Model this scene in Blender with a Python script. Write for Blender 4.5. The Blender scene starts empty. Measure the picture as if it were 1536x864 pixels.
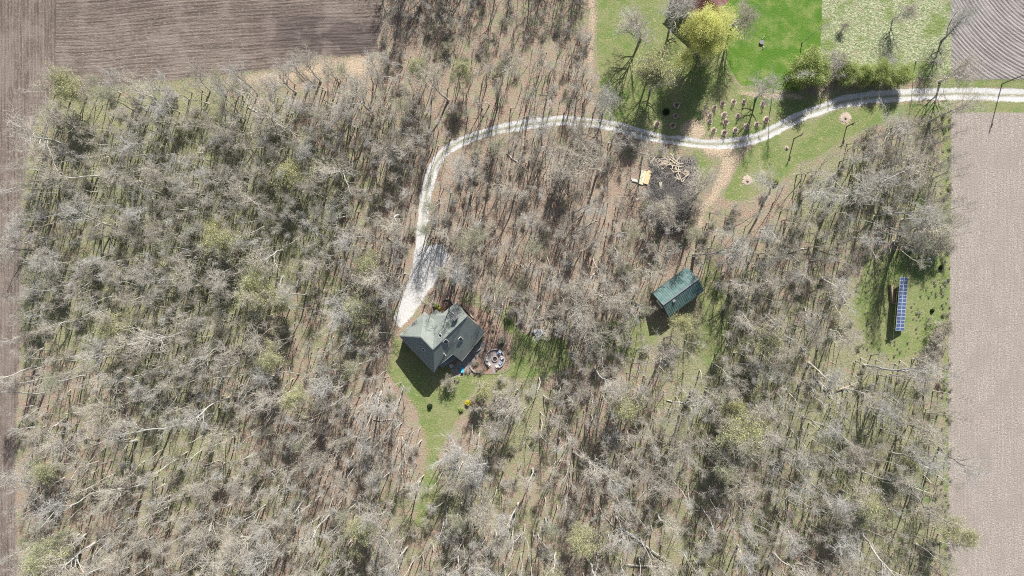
import bpy, bmesh, math, random
import numpy as np
from mathutils import Vector, Matrix
R = math.radians
rnd = random.Random(7)
rng = np.random.default_rng(7)
sc = bpy.context.scene
C = sc.collection

# ---------------------------------------------------------------- camera, sky, sun
S = 0.19            # metres per photo pixel on the ground
H = 195.0           # flying height
cam_d = bpy.data.cameras.new('camera'); cam = bpy.data.objects.new('camera', cam_d); C.objects.link(cam)
cam.location = (0, 0, H); cam.rotation_euler = (0, 0, 0)
cam_d.sensor_fit = 'HORIZONTAL'; cam_d.angle = 2*math.atan(768*S/H)
cam_d.clip_start = 1; cam_d.clip_end = 20000
sc.camera = cam
SUN_EL, SHX, SHY = R(37), -0.26, -1.0       # ground direction in which the shadows fall
w = bpy.data.worlds.new('World'); sc.world = w; w.use_nodes = True
nt = w.node_tree
sky = nt.nodes.new('ShaderNodeTexSky'); sky.sky_type = 'NISHITA'; sky.sun_disc = False
sky.sun_elevation = SUN_EL; sky.sun_rotation = math.atan2(-SHX, -SHY)
sky.air_density = 1.0; sky.dust_density = 1.5
nt.links.new(sky.outputs[0], nt.nodes['Background'].inputs[0]); nt.nodes['Background'].inputs[1].default_value = 0.065
sd = bpy.data.lights.new('sun', 'SUN'); so = bpy.data.objects.new('sun', sd); C.objects.link(so)
sd.energy = 5.0; sd.angle = R(0.5); sd.color = (1.0, 0.975, 0.935)
sv = Vector((SHX, SHY, 0)).normalized()*math.cos(SUN_EL) + Vector((0, 0, -math.sin(SUN_EL)))
so.rotation_euler = sv.to_track_quat('-Z', 'Y').to_euler()
so.location = (0, 0, 100)
sc.view_settings.view_transform = 'Standard'; sc.view_settings.look = 'None'
sc.view_settings.exposure = 0.6; sc.view_settings.gamma = 1
sc.cycles.use_denoising = False; sc.cycles.pixel_filter_type = 'BLACKMAN_HARRIS'; sc.cycles.filter_width = 1.05
sc.cycles.max_bounces = 4; sc.cycles.diffuse_bounces = 2; sc.cycles.glossy_bounces = 2
sc.cycles.transparent_max_bounces = 4; sc.cycles.caustics_reflective = False; sc.cycles.caustics_refractive = False

def P(px, py, h=0.0):
    k = S*(1-h/H)
    return Vector(((px-768)*k, (432-py)*k, h))

# ---------------------------------------------------------------- node helpers
class NT:
    def __init__(s, name):
        s.m = bpy.data.materials.new(name); s.m.use_nodes = True; s.t = s.m.node_tree
        s.b = s.t.nodes['Principled BSDF']; s.b.inputs['Roughness'].default_value = 0.9
        s.b.inputs['Specular IOR Level'].default_value = 0.25
    def n(s, k, **kw):
        x = s.t.nodes.new(k)
        for a, b in kw.items(): setattr(x, a, b)
        return x
    def put(s, sock, v):
        if isinstance(v, bpy.types.NodeSocket): s.t.links.new(v, sock)
        elif v is not None:
            if isinstance(v, (tuple, list)) and len(v) == 3 and len(sock.default_value) == 4: v = (*v, 1)
            sock.default_value = v
    def math(s, op, a, b=None, c=None, clamp=False):
        x = s.n('ShaderNodeMath', operation=op, use_clamp=clamp); s.put(x.inputs[0], a)
        if b is not None: s.put(x.inputs[1], b)
        if c is not None: s.put(x.inputs[2], c)
        return x.outputs[0]
    def mix(s, f, a, b, mode='MIX'):
        x = s.n('ShaderNodeMix', data_type='RGBA', blend_type=mode)
        s.put(x.inputs['Factor'], f)
        s.put(x.inputs[6], a); s.put(x.inputs[7], b)
        return x.outputs[2]
    def noise(s, vec, scale, detail=3, rough=0.6, dist=0.0):
        x = s.n('ShaderNodeTexNoise'); s.put(x.inputs['Vector'], vec); x.inputs['Scale'].default_value = scale
        x.inputs['Detail'].default_value = detail; x.inputs['Roughness'].default_value = rough; x.inputs['Distortion'].default_value = dist
        return x.outputs[0]
    def smooth(s, v, a, b):
        x = s.n('ShaderNodeMapRange', interpolation_type='SMOOTHSTEP'); s.put(x.inputs[0], v)
        x.inputs[1].default_value = a; x.inputs[2].default_value = b
        return x.outputs[0]
    def obj(s): return s.n('ShaderNodeTexCoord').outputs['Object']
    def map(s, vec, sx, sy, sz, rot=0):
        x = s.n('ShaderNodeMapping'); s.put(x.inputs[0], vec); x.inputs['Scale'].default_value = (sx, sy, sz)
        x.inputs['Rotation'].default_value = (0, 0, rot); return x.outputs[0]
    def bump(s, h, dist=0.1, strength=1.0):
        x = s.n('ShaderNodeBump'); s.put(x.inputs['Height'], h); x.inputs['Distance'].default_value = dist
        x.inputs['Strength'].default_value = strength; s.t.links.new(x.outputs[0], s.b.inputs['Normal'])
    def base(s, c): s.put(s.b.inputs['Base Color'], c)
    def rough(s, r): s.put(s.b.inputs['Roughness'], r)

def simple(name, c1, c2=None, scale=3.0, rough=0.85, bump=0.0, detail=4):
    t = NT(name); o = t.obj()
    f = t.noise(o, scale, detail, 0.65)
    c2 = c2 or tuple(x*0.7 for x in c1)
    t.base(t.mix(t.smooth(f, 0.35, 0.65), c2, c1)); t.rough(rough)
    if bump: t.bump(f, bump)
    return t.m

# ---------------------------------------------------------------- tagging and linking
def tag(o, label=None, cat=None, group=None, kind=None):
    if label: o['label'] = label
    if cat: o['category'] = cat
    if group: o['group'] = group
    if kind: o['kind'] = kind
    return o
def empty(name, loc, rz=0, label=None, cat=None, group=None):
    o = bpy.data.objects.new(name, None); C.objects.link(o); o.location = loc; o.rotation_euler = (0, 0, rz)
    o.empty_display_size = 0.5
    return tag(o, label, cat, group)
def link_mesh(name, me, parent=None, loc=None):
    o = bpy.data.objects.new(name, me); C.objects.link(o)
    if parent: o.parent = parent
    if loc is not None: o.location = loc
    return o
def np_mesh(name, V, quads=None, tris=None, mat=None, smooth=False):
    me = bpy.data.meshes.new(name)
    V = np.asarray(V, np.float32).reshape(-1, 3)
    parts, starts, tot, pos = [], [], [], 0
    for F, k in ((quads, 4), (tris, 3)):
        if F is not None and len(F):
            F = np.asarray(F, np.int32); parts.append(F.ravel())
            starts.append(pos+np.arange(len(F), dtype=np.int32)*k); pos += F.size
    L = np.concatenate(parts); ST = np.concatenate(starts)
    me.vertices.add(len(V)); me.vertices.foreach_set('co', V.ravel())
    me.loops.add(len(L)); me.loops.foreach_set('vertex_index', L)
    me.polygons.add(len(ST)); me.polygons.foreach_set('loop_start', ST)
    if smooth: me.polygons.foreach_set('use_smooth', np.ones(len(ST), bool))
    me.update(calc_edges=True)
    if mat: me.materials.append(mat)
    return me

class MB:
    """collects simple shapes into one mesh"""
    def __init__(s): s.v = []; s.f = []
    def add(s, vs, fs):
        n = len(s.v); s.v += [tuple(v) for v in vs]; s.f += [tuple(i+n for i in f) for f in fs]; return s
    def box(s, c, size, rz=0, M=None):
        x, y, z = (a/2 for a in size); T = Matrix.Translation(c) @ (M or Matrix.Rotation(rz, 4, 'Z'))
        vs = [T @ Vector((a*x, b*y, d*z)) for a in (-1, 1) for b in (-1, 1) for d in (-1, 1)]
        return s.add(vs, [(0, 1, 3, 2), (4, 6, 7, 5), (0, 4, 5, 1), (2, 3, 7, 6), (0, 2, 6, 4), (1, 5, 7, 3)])
    def bar(s, a, b, w, h=None):
        a, b = Vector(a), Vector(b); d = b-a
        M = d.to_track_quat('X', 'Z').to_matrix().to_4x4()
        return s.box((a+b)/2, (d.length, w, h or w), M=M)
    def tube(s, pts, rad, n=8, cap=True):
        pts = [Vector(p) for p in pts]; rr = rad if isinstance(rad, (list, tuple)) else [rad]*len(pts)
        b = len(s.v); vs = []; fs = []
        for i, p in enumerate(pts):
            d = (pts[min(i+1, len(pts)-1)]-pts[max(i-1, 0)]).normalized()
            u = d.cross(Vector((0.13, 0.27, 0.95)) if abs(d.z) < 0.9 else Vector((1, 0, 0))).normalized(); v = d.cross(u)
            for k in range(n):
                a = 2*math.pi*k/n; vs.append(p+(u*math.cos(a)+v*math.sin(a))*rr[i])
        for i in range(len(pts)-1):
            for k in range(n):
                fs.append((i*n+k, i*n+(k+1) % n, (i+1)*n+(k+1) % n, (i+1)*n+k))
        if cap: fs.append(tuple(range(n))); fs.append(tuple((len(pts)-1)*n+k for k in range(n)))
        return s.add(vs, fs)
    def prism(s, poly, z0, z1):
        n = len(poly); vs = [(p[0], p[1], z0) for p in poly]+[(p[0], p[1], z1) for p in poly]
        return s.add(vs, [tuple(range(n))[::-1], tuple(range(n, 2*n))]+[(i, (i+1) % n, n+(i+1) % n, n+i) for i in range(n)])
    def blob(s, c, r, jit=0.2, sub=2, rr=None):
        bm = bmesh.new(); bmesh.ops.create_icosphere(bm, subdivisions=sub, radius=1)
        q = rr or rnd; vs = []
        for v in bm.verts:
            k = 1+q.uniform(-jit, jit); vs.append((c[0]+v.co.x*r[0]*k, c[1]+v.co.y*r[1]*k, c[2]+v.co.z*r[2]*k))
        fs = [tuple(v.index for v in f.verts) for f in bm.faces]; bm.free()
        return s.add(vs, fs)
    def build(s, name, mat, parent=None, loc=None, bevel=0, smooth=False):
        me = bpy.data.meshes.new(name); me.from_pydata(s.v, [], s.f); me.materials.append(mat)
        bm = bmesh.new(); bm.from_mesh(me); bmesh.ops.recalc_face_normals(bm, faces=bm.faces); bm.to_mesh(me); bm.free()
        if smooth:
            for p in me.polygons: p.use_smooth = True
        o = link_mesh(name, me, parent, loc)
        if bevel:
            b = o.modifiers.new('b', 'BEVEL'); b.width = bevel; b.segments = 1
        return o

# ---------------------------------------------------------------- raster masks (photo pixels)
X0, Y0, X1, Y1, ST = -300, -240, 1836, 1104, 2
gx = np.arange(X0, X1+1, ST, dtype=float); gy = np.arange(Y0, Y1+1, ST, dtype=float)
GX, GY = np.meshgrid(gx, gy)
def vnoise(scale, seed, oct=3):
    r = np.random.default_rng(seed); out = np.zeros_like(GX); amp = 1; tot = 0
    for o in range(oct):
        s = scale/(2**o); nx = int((X1-X0)/s)+3; ny = int((Y1-Y0)/s)+3; g = r.random((ny, nx))
        fx = (GX-X0)/s; fy = (GY-Y0)/s; ix = fx.astype(int); iy = fy.astype(int); tx = fx-ix; ty = fy-iy
        tx = tx*tx*(3-2*tx); ty = ty*ty*(3-2*ty)
        out += amp*((g[iy, ix]*(1-tx)+g[iy, ix+1]*tx)*(1-ty)+(g[iy+1, ix]*(1-tx)+g[iy+1, ix+1]*tx)*ty); tot += amp; amp *= 0.5
    return out/tot
WX = (vnoise(30, 1)-0.5)*14; WY = (vnoise(30, 2)-0.5)*14     # wobble for organic outlines
def poly_mask(pts, wob=1.0):
    x = GX+WX*wob; y = GY+WY*wob; ins = np.zeros(GX.shape, bool); n = len(pts)
    for i in range(n):
        x1, y1 = pts[i]; x2, y2 = pts[(i+1) % n]
        if y1 == y2: continue
        c = ((y1 > y) != (y2 > y)) & (x < (x2-x1)*(y-y1)/(y2-y1)+x1)
        ins ^= c
    return ins.astype(float)
def blur(a, r):
    k = max(1, int(r/ST))
    for _ in range(2):
        for ax in (0, 1):
            p = np.pad(a, [(k, k) if i == ax else (0, 0) for i in (0, 1)], mode='edge'); c = np.cumsum(p, axis=ax)
            c = np.concatenate([np.zeros_like(np.take(c, [0], ax)), c], ax); n = 2*k+1
            a = (np.take(c, range(n, c.shape[ax]), ax)-np.take(c, range(0, c.shape[ax]-n), ax))/n
    return a
def dist_line(pts, wob=0.0):
    d = np.full(GX.shape, 1e9); x = GX+WX*wob; y = GY+WY*wob
    for (x1, y1), (x2, y2) in zip(pts, pts[1:]):
        L = (x2-x1)**2+(y2-y1)**2; t = np.clip(((x-x1)*(x2-x1)+(y-y1)*(y2-y1))/L, 0, 1)
        d = np.minimum(d, np.hypot(x-x1-t*(x2-x1), y-y1-t*(y2-y1)))
    return d
def blobm(x, y, rx, ry, ang=0):
    c, s = math.cos(R(ang)), math.sin(R(ang)); dx = GX+WX*0.6-x; dy = GY+WY*0.6-y
    return np.exp(-(((dx*c+dy*s)/rx)**2+((-dx*s+dy*c)/ry)**2)**1.5)
def smoothpts(pts, n=6):
    out = []
    for i in range(len(pts)-1):
        p0 = pts[max(i-1, 0)]; p1 = pts[i]; p2 = pts[i+1]; p3 = pts[min(i+2, len(pts)-1)]
        for k in range(n):
            t = k/n
            out.append(tuple(0.5*((2*b)+(-a+c)*t+(2*a-5*b+4*c-d)*t*t+(-a+3*b-3*c+d)*t**3) for a, b, c, d in zip(p0, p1, p2, p3)))
    return out+[pts[-1]]
BIG = 4000
drive_pts = smoothpts([(1900, 143), (1536, 143), (1450, 141), (1400, 142), (1340, 144), (1290, 148), (1250, 157), (1210, 171), (1170, 191), (1130, 208),
    (1090, 216), (1050, 215), (1010, 210), (970, 203), (930, 191), (890, 184), (850, 181), (800, 186), (750, 194), (710, 205), (681, 218),
    (660, 236), (647, 262), (638, 300), (633, 340), (630, 380), (624, 410), (616, 440), (608, 470)], 4)
dd = dist_line(drive_pts, 0.15)
wid = np.interp(GX, [600, 700, 900, 1150, 1300, 1536], [7.5, 7, 7, 7.5, 8.5, 9])
wid = wid+(vnoise(26, 31)-0.5)*5
drive = np.clip((wid-dd)/3+0.5, 0, 1)
apron = blur(poly_mask([(620, 400), (634, 368), (664, 366), (678, 384), (660, 412), (640, 442), (614, 480), (600, 494), (590, 478), (602, 456), (612, 420)], 0.3), 3)
gravel = np.maximum(drive, apron)
median = 1.5*np.exp(-((dd)/2.0)**2)*(1-np.clip(apron*1.3, 0, 1))*np.interp(GY, [0, 300, 380], [1, 0.8, 0.0])
soilL = np.maximum(poly_mask([(-BIG, -BIG), (572, -BIG), (572, 40), (566, 78), (545, 84), (480, 84), (440, 100), (330, 112), (200, 126), (96, 132), (74, 150),
    (52, 185), (38, 240), (32, 330), (30, 500), (22, 700), (28, 870), (30, BIG), (-BIG, BIG)], 0.35), 0)
soilR = poly_mask([(1427, 169), (BIG, 169), (BIG, BIG), (1420, BIG), (1421, 870), (1424, 500)], 0.12)
soilT = poly_mask([(1427, -BIG), (BIG, -BIG), (BIG, 117), (1440, 119), (1427, 112)], 0.12)
lawnB = poly_mask([(1096, -BIG), (1242, -BIG), (1242, 40), (1228, 80), (1204, 110), (1199, 137), (1160, 133), (1112, 128), (1092, 100), (1085, 40)], 0.35)
meadow = poly_mask([(1243, -BIG), (1427, -BIG), (1427, 112), (1385, 118), (1290, 110), (1205, 96), (1232, 70)], 0.2)
yard = poly_mask([(892, -BIG), (1100, -BIG), (1100, 125), (1210, 140), (1260, 150), (1130, 208), (1050, 212), (960, 200), (905, 182), (897, 120), (893, 60)], 0.6)
roadS = poly_mask([(1128, 218), (1170, 200), (1255, 166), (1320, 157), (1427, 155), (1427, 176), (1340, 176), (1285, 200), (1215, 240), (1165, 275), (1120, 302), (1085, 300), (1100, 262)], 0.5)
verge = np.maximum(poly_mask([(1385, 118), (BIG, 118), (BIG, 132), (1385, 132)], 0.1), poly_mask([(1445, 153), (BIG, 153), (BIG, 168), (1455, 168)], 0.1))
edgeR = poly_mask([(1413, 110), (1427, 110), (1427, 400), (1424, 600), (1421, BIG), (1412, BIG), (1414, 500)], 0.25)
solarC = poly_mask([(1300, 392), (1345, 372), (1427, 366), (1427, 470), (1404, 492), (1392, 525), (1330, 540), (1290, 520), (1278, 460)], 0.8)
houseL = 0.92*np.maximum.reduce([
    poly_mask([(585, 530), (600, 520), (650, 600), (700, 560), (765, 556), (770, 500), (850, 505), (860, 548), (800, 568), (745, 566), (722, 575), (700, 598), (690, 630), (664, 672), (652, 705), (658, 740),
    (640, 782), (620, 790), (630, 735), (640, 690), (632, 660), (628, 615), (596, 580), (578, 555)], 0.7),
    poly_mask([(590, 500), (650, 555), (690, 545), (680, 590), (645, 610), (588, 552)], .2), poly_mask([(752, 470), (768, 450), (775, 500), (760, 500)], 0.7), poly_mask([(880, 488), (960, 470), (1000, 500), (960, 540), (900, 540)], 1)*0.7])
barnC = poly_mask([(1050, 380), (1078, 400), (1100, 470), (1090, 540), (1060, 560), (1040, 520), (1050, 470)], 1)
pathpts = smoothpts([(1068, 220), (1092, 232), (1090, 262), (1072, 292), (1052, 318), (1048, 350)], 4)
path = np.clip((np.interp(GY, [215, 250, 350], [17, 12, 6])-dist_line(pathpts, 0.7))/8+0.5, 0, 1)
edgepath = smoothpts([(1427, 153), (1385, 158), (1345, 166), (1300, 176), (1272, 192), (1240, 216), (1212, 238), (1165, 268), (1130, 288), (1108, 302), (1082, 308), (1062, 322)], 4)
thinpath = np.clip((1.3-dist_line(edgepath, 0.1))/1.3+0.4, 0, 1)
tan = np.maximum.reduce([
    blur(poly_mask([(330, 116), (440, 98), (500, 84), (566, 78), (575, 100), (560, 118), (450, 122), (400, 128), (300, 132)], 0.6), 8)*0.75,
    blur(poly_mask([(876, -BIG), (892, -BIG), (895, 40), (890, 112), (880, 118), (880, 60)], 0.4), 3)*0.62,
    blur(poly_mask([(1100, 135), (1200, 141), (1215, 152), (1160, 150), (1105, 142)], 0.4), 3)*0.8,
    blobm(1040, 195, 24, 16)*0.9, blobm(1060, 170, 14, 22)*0.6, blobm(870, 455, 20, 26)*0.35, blobm(955, 425, 40, 40)*0.4, blobm(570, 395, 26, 40)*0.4,
    blobm(1268, 178, 11, 10), path*0.68, thinpath*0.7, blobm(640, 660, 9, 40, -10)*0.35, blobm(985, 240, 30, 9)*0.6])
mulch = np.maximum.reduce([
    poly_mask([(690, 452), (720, 462), (742, 478), (764, 500), (768, 520), (764, 552), (735, 560), (702, 560), (696, 556), (712, 530), (728, 505), (705, 478)], 0.35),
    poly_mask([(645, 452), (668, 442), (690, 452), (680, 462), (655, 466), (640, 470)], 0.3), blobm(1005, 268, 45, 28)*0.6])
patio = poly_mask([(676, 552), (694, 541), (727, 508), (731, 516), (700, 556), (688, 568), (680, 566)], 0.0)
lawn = np.maximum.reduce([yard*0.85, roadS, verge*1.0, edgeR*0.8, solarC*0.85, houseL, barnC*0.6,
    blur(poly_mask([(1035, 222), (1062, 226), (1075, 245), (1060, 275), (1040, 300), (1035, 260)], 0.6), 5)*0.8])
lawn = lawn*(1-np.clip(tan*0.9, 0, 1)*0.9)*(1-mulch)
G_ = [(lawnB, 2), (lawn, 5), (tan, 2), (gravel, 2), (soilL, 5), (soilR, 2), (soilT, 2), (mulch, 2), (meadow, 3), (patio, 2), (verge, 2)]
lawnB, lawn, tan, gravel, soilL, soilR, soilT, mulch, meadow, patio, verge = [blur(a, r) for a, r in G_]
olive = 0.46+0.28*blobm(220, 300, 260, 300)+0.40*blobm(340, 310, 130, 110)+0.12*blobm(1280, 420, 180, 300)-0.30*blobm(800, 320, 200, 160)+0.1*blobm(900, 560, 260, 60)
olive += 0.15*blobm(1050, 640, 60, 200, 10)-0.15*blobm(520, 640, 120, 120)+0.25*blobm(430, 330, 60, 50)+0.3*blobm(715, 470, 16, 40, -15)+0.22*blobm(1290, 700, 150, 160)+0.2*blobm(960, 235, 30, 16)
olive = olive+(vnoise(90, 5)-0.5)*0.5-0.12*poly_mask([(575, -BIG), (890, -BIG), (890, 170), (575, 170)], 1)
lush = np.clip((vnoise(30, 8)-0.57)*3, 0, 1)*0.6*(1-soilL)*(1-soilR)*(1-soilT)+blobm(1350, 720, 90, 110)*0.5+blobm(1290, 420, 60, 160)*0.3+blobm(1385, 300, 30, 90)*0.4
lush = np.maximum(lush, verge)
# furrow coordinates (metres): across / along
ac = np.where(GX < 84, GX*1.0, (GY+GX*0.055+(vnoise(220, 11)-0.5)*16)); al = np.where(GX < 84, GY, GX)
rr_ = np.hypot(GX-1640, GY+110); ac = np.where((GX > 1420) & (GY < 125), rr_, ac); al = np.where((GX > 1420) & (GY < 125), np.arctan2(GY+110, GX-1640)*260, al)
ac = np.where((GX > 1420) & (GY >= 125), GX, ac); al = np.where((GX > 1420) & (GY >= 125), GY, al)
ac *= S; al *= S
damp = np.clip(-0.0+blobm(490, 55, 110, 40)*1.1+blobm(240, 15, 170, 20)*0.3+(vnoise(120, 21)-0.5)*0.5, 0, 1)     # moist darker soil

def samp(A, x, y):
    ix = np.clip(np.rint((x-X0)/ST).astype(int), 0, A.shape[1]-1); iy = np.clip(np.rint((y-Y0)/ST).astype(int), 0, A.shape[0]-1)
    return A[iy, ix]

# ---------------------------------------------------------------- ground material
g = NT('ground_cover'); geo = g.n('ShaderNodeNewGeometry').outputs['Position']
def attr(n):
    a = g.n('ShaderNodeAttribute', attribute_name=n); sp = g.n('ShaderNodeSeparateColor'); g.t.links.new(a.outputs['Color'], sp.inputs[0])
    return sp.outputs[0], sp.outputs[1], sp.outputs[2], a.outputs['Alpha']
m_lb, m_l, m_t, m_g = attr('w1'); m_sl, m_sr, m_st, m_mu = attr('w2'); m_ol, m_me, m_md, m_lu = attr('w3'); m_ac, m_al, m_pa, m_dm = attr('w4')
n1 = g.noise(geo, 0.9, 5, 0.7); n2 = g.noise(geo, 2.6, 4, 0.75); n3 = g.noise(geo, 0.12, 4, 0.6); n4 = g.noise(geo, 5.5, 3, 0.8); n5 = g.noise(geo, 0.35, 5, 0.7)
fine = g.smooth(n2, 0.34, 0.66); sp4 = g.smooth(n4, 0.3, 0.7)
litter = g.mix(fine, (0.185, 0.135, 0.105), (0.48, 0.355, 0.265)); litter = g.mix(g.smooth(n5, 0.4, 0.66), litter, g.mix(sp4, (0.22, 0.19, 0.145), (0.46, 0.40, 0.31)))
oliv = g.mix(fine, (0.145, 0.15, 0.08), (0.355, 0.35, 0.205)); oliv = g.mix(g.smooth(n1, 0.52, 0.72), oliv, (0.40, 0.35, 0.21))
col = g.mix(g.smooth(g.math('ADD', g.math('MULTIPLY_ADD', g.math('SUBTRACT', n5, 0.5), 1.4, m_ol), g.math('MULTIPLY', g.math('SUBTRACT', n2, 0.5), 0.8)), 0.35, 0.62), litter, oliv)
def lay(col, m, c, k=0.8, lo=0.4, hi=0.6, nn=None):
    v = g.math('MULTIPLY_ADD', g.math('SUBTRACT', nn or n1, 0.5), k, m)
    return g.mix(g.smooth(v, lo, hi), col, c)
green = g.mix(fine, (0.07, 0.12, 0.03), (0.17, 0.24, 0.08))
col = lay(col, m_lu, green, 1.2, 0.55, 0.85, n2)
lawnc = g.mix(fine, (0.12, 0.155, 0.055), (0.31, 0.33, 0.14)); lawnc = g.mix(g.smooth(n5, 0.42, 0.62), lawnc, g.mix(sp4, (0.10, 0.16, 0.04), (0.22, 0.29, 0.10)))
lawnc = g.mix(g.smooth(n1, 0.56, 0.72), lawnc, (0.44, 0.38, 0.22))
col = lay(col, m_l, lawnc, 2.0, 0.30, 0.70)
col = g.mix(g.math('MULTIPLY', g.math('MULTIPLY', m_l, g.smooth(n3, 0.42, 0.65)), 0.5), col, (0.33, 0.30, 0.17))
lbmix = g.mix(g.math('MULTIPLY', g.smooth(g.noise(geo, 0.22, 5, 0.75), 0.44, 0.62), 0.8), (0.85, 0.9, 0.8), (1.7, 1.2, 2.0))
col = lay(col, m_lb, g.mix(g.smooth(n5, 0.4, 0.7), g.mix(sp4, (0.055, 0.135, 0.018), (0.155, 0.275, 0.048)), g.mix(fine, (0.08, 0.15, 0.022), (0.21, 0.31, 0.07))), 0.6)
col = g.mix(m_lb, col, g.mix(1.0, col, lbmix, 'MULTIPLY'))
mcol = g.mix(g.smooth(g.noise(g.map(geo, 1, 1.6, 1, 0.35), 1.7, 4, 0.8, 0.6), 0.42, 0.60), (0.15, 0.21, 0.08), (0.54, 0.52, 0.35))
mcol = g.mix(g.math('MULTIPLY', g.smooth(n5, 0.5, 0.64), 0.7), mcol, g.mix(fine, (0.20, 0.19, 0.11), (0.48, 0.42, 0.28)))
mcol = g.mix(g.smooth(n3, 0.5, 0.62), mcol, g.mix(fine, (0.10, 0.18, 0.04), (0.30, 0.32, 0.14)))
col = lay(col, m_me, mcol, 0.9)
tanc = g.mix(fine, (0.33, 0.25, 0.17), (0.62, 0.50, 0.36))
col = lay(col, m_t, tanc, 1.0, 0.4, 0.75, n2)
mul = g.mix(sp4, (0.16, 0.10, 0.075), (0.50, 0.36, 0.28)); col = lay(col, m_mu, mul, 0.5)
# fields
cmb = g.n('ShaderNodeCombineXYZ'); g.t.links.new(m_ac, cmb.inputs[0]); g.t.links.new(g.math('MULTIPLY', m_al, 0.06), cmb.inputs[1])
fur = g.noise(cmb.outputs[0], 1.0, 5, 0.85); wv_ = g.math('SINE', g.math('MULTIPLY_ADD', m_ac, 6.6, g.math('MULTIPLY', g.noise(cmb.outputs[0], 0.25, 2, 0.5), 5.0)))
fur = g.math('MULTIPLY_ADD', wv_, g.math('MULTIPLY_ADD', m_st, 0.06, g.math('MULTIPLY_ADD', m_sr, 0.05, 0.045)), fur); furs = g.smooth(fur, 0.34, 0.66)
cmb2 = g.n('ShaderNodeCombineXYZ'); g.t.links.new(m_ac, cmb2.inputs[0]); g.t.links.new(g.math('MULTIPLY', m_al, 0.35), cmb2.inputs[1])
stub = g.noise(cmb2.outputs[0], 3.2, 3, 0.8)
sL = g.mix(furs, (0.12, 0.095, 0.078), (0.255, 0.205, 0.17)); sL = g.mix(g.smooth(stub, 0.52, 0.75), sL, (0.48, 0.41, 0.36)); sL = g.mix(g.math('MULTIPLY', m_dm, 0.85), sL, g.mix(furs, (0.075, 0.06, 0.055), (0.15, 0.12, 0.11)))
sL = g.mix(g.math('MULTIPLY', g.smooth(n5, 0.55, 0.75), 0.35), sL, (0.33, 0.27, 0.22))
sR = g.mix(g.smooth(n2, 0.38, 0.62), (0.205, 0.172, 0.145), (0.54, 0.47, 0.405)); sR = g.mix(g.math('MULTIPLY', furs, 0.6), sR, (0.35, 0.305, 0.275)); sR = g.mix(g.math('MULTIPLY', g.smooth(n4, 0.55, 0.75), 0.6), sR, (0.80, 0.73, 0.66))
sT = g.mix(furs, (0.17, 0.15, 0.14), (0.40, 0.36, 0.34)); sT = g.mix(g.math('MULTIPLY', g.smooth(n4, 0.5, 0.75), 0.5), sT, (0.52, 0.46, 0.43))
sR = g.mix(g.math('MULTIPLY', g.smooth(g.noise(cmb.outputs[0], 1.6, 3, 0.7), 0.42, 0.6), 0.34), sR, (0.25, 0.205, 0.175)); sR = g.mix(g.math('MULTIPLY', g.smooth(n3, 0.42, 0.62), 0.5), sR, (0.31, 0.265, 0.23)); sL = g.mix(g.math('MULTIPLY', g.smooth(n3, 0.48, 0.6), 0.35), sL, (0.34, 0.28, 0.24))
col = lay(col, m_sl, sL, 1.3, 0.4, 0.62); col = lay(col, m_sr, sR, 0.5, 0.42, 0.58); col = lay(col, m_st, sT, 0.5, 0.42, 0.58)
grav = g.mix(fine, (0.46, 0.45, 0.43), (0.68, 0.665, 0.635)); grav = g.mix(g.math('MULTIPLY', m_md, g.smooth(n1, 0.28, 0.5), clamp=True), grav, g.mix(fine, (0.22, 0.23, 0.14), (0.40, 0.37, 0.28)))
grav = g.mix(g.math('MULTIPLY', g.smooth(n5, 0.52, 0.68), 0.55), grav, g.mix(fine, (0.34, 0.31, 0.27), (0.52, 0.48, 0.42)))
col = lay(col, m_g, grav, 1.1, 0.36, 0.62)
pav = g.mix(g.smooth(n1, 0.4, 0.6), (0.25, 0.23, 0.23), (0.36, 0.33, 0.31)); col = lay(col, m_pa, pav, 0.1)
g.base(col); g.rough(0.95); g.b.inputs['Specular IOR Level'].default_value = 0.1
fieldm = g.math('ADD', g.math('ADD', m_sl, m_st), g.math('MULTIPLY', m_sr, 0.3), clamp=True)
hgt = g.math('ADD', g.math('MULTIPLY', n2, g.math('SUBTRACT', 1.0, g.math('MULTIPLY', m_g, 0.9))), g.math('MULTIPLY', g.math('MULTIPLY', fur, fieldm), 2.2))
hgt = g.math('ADD', hgt, g.math('MULTIPLY', g.math('MULTIPLY', m_me, n1), 2.0))
g.bump(hgt, 0.28, 0.8)
GM = g.m

# ---------------------------------------------------------------- the ground: one sheet, split by what covers it
fx = np.arange(-260, 1800, 2.0); fy = np.arange(-200, 1070, 2.0)
def ext(a):
    lo = [a[0]]; st = 6.0
    while lo[-1] > -26000: lo.append(lo[-1]-st); st *= 1.35
    hi = [a[-1]]; st = 6.0
    while hi[-1] < 27000: hi.append(hi[-1]+st); st *= 1.35
    return np.concatenate([lo[:0:-1], a, hi[1:]])
fx = ext(fx); fy = ext(fy); MX, MY = np.meshgrid(fx, fy); nx, ny = len(fx), len(fy)
V = np.stack([(MX-768)*S, (432-MY)*S, np.zeros_like(MX)], -1).reshape(-1, 3)
def att(*ch): return np.stack([samp(c, MX, MY).ravel() for c in ch], -1).astype(np.float32)
Z = np.zeros_like(GX)
A1 = att(lawnB, lawn, tan, gravel); A2 = att(soilL, soilR, soilT, mulch); A3 = att(olive, meadow, median, lush); A4 = att(ac, al, patio, damp)
ii = (np.arange(ny-1)[:, None]*nx+np.arange(nx-1)[None]).ravel()
Q = np.stack([ii, ii+nx, ii+nx+1, ii+1], 1)
w9 = A1[Q[:, 0]], A2[Q[:, 0]], A3[Q[:, 0]], A4[Q[:, 0]]
lab = np.zeros(len(Q), int)
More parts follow.
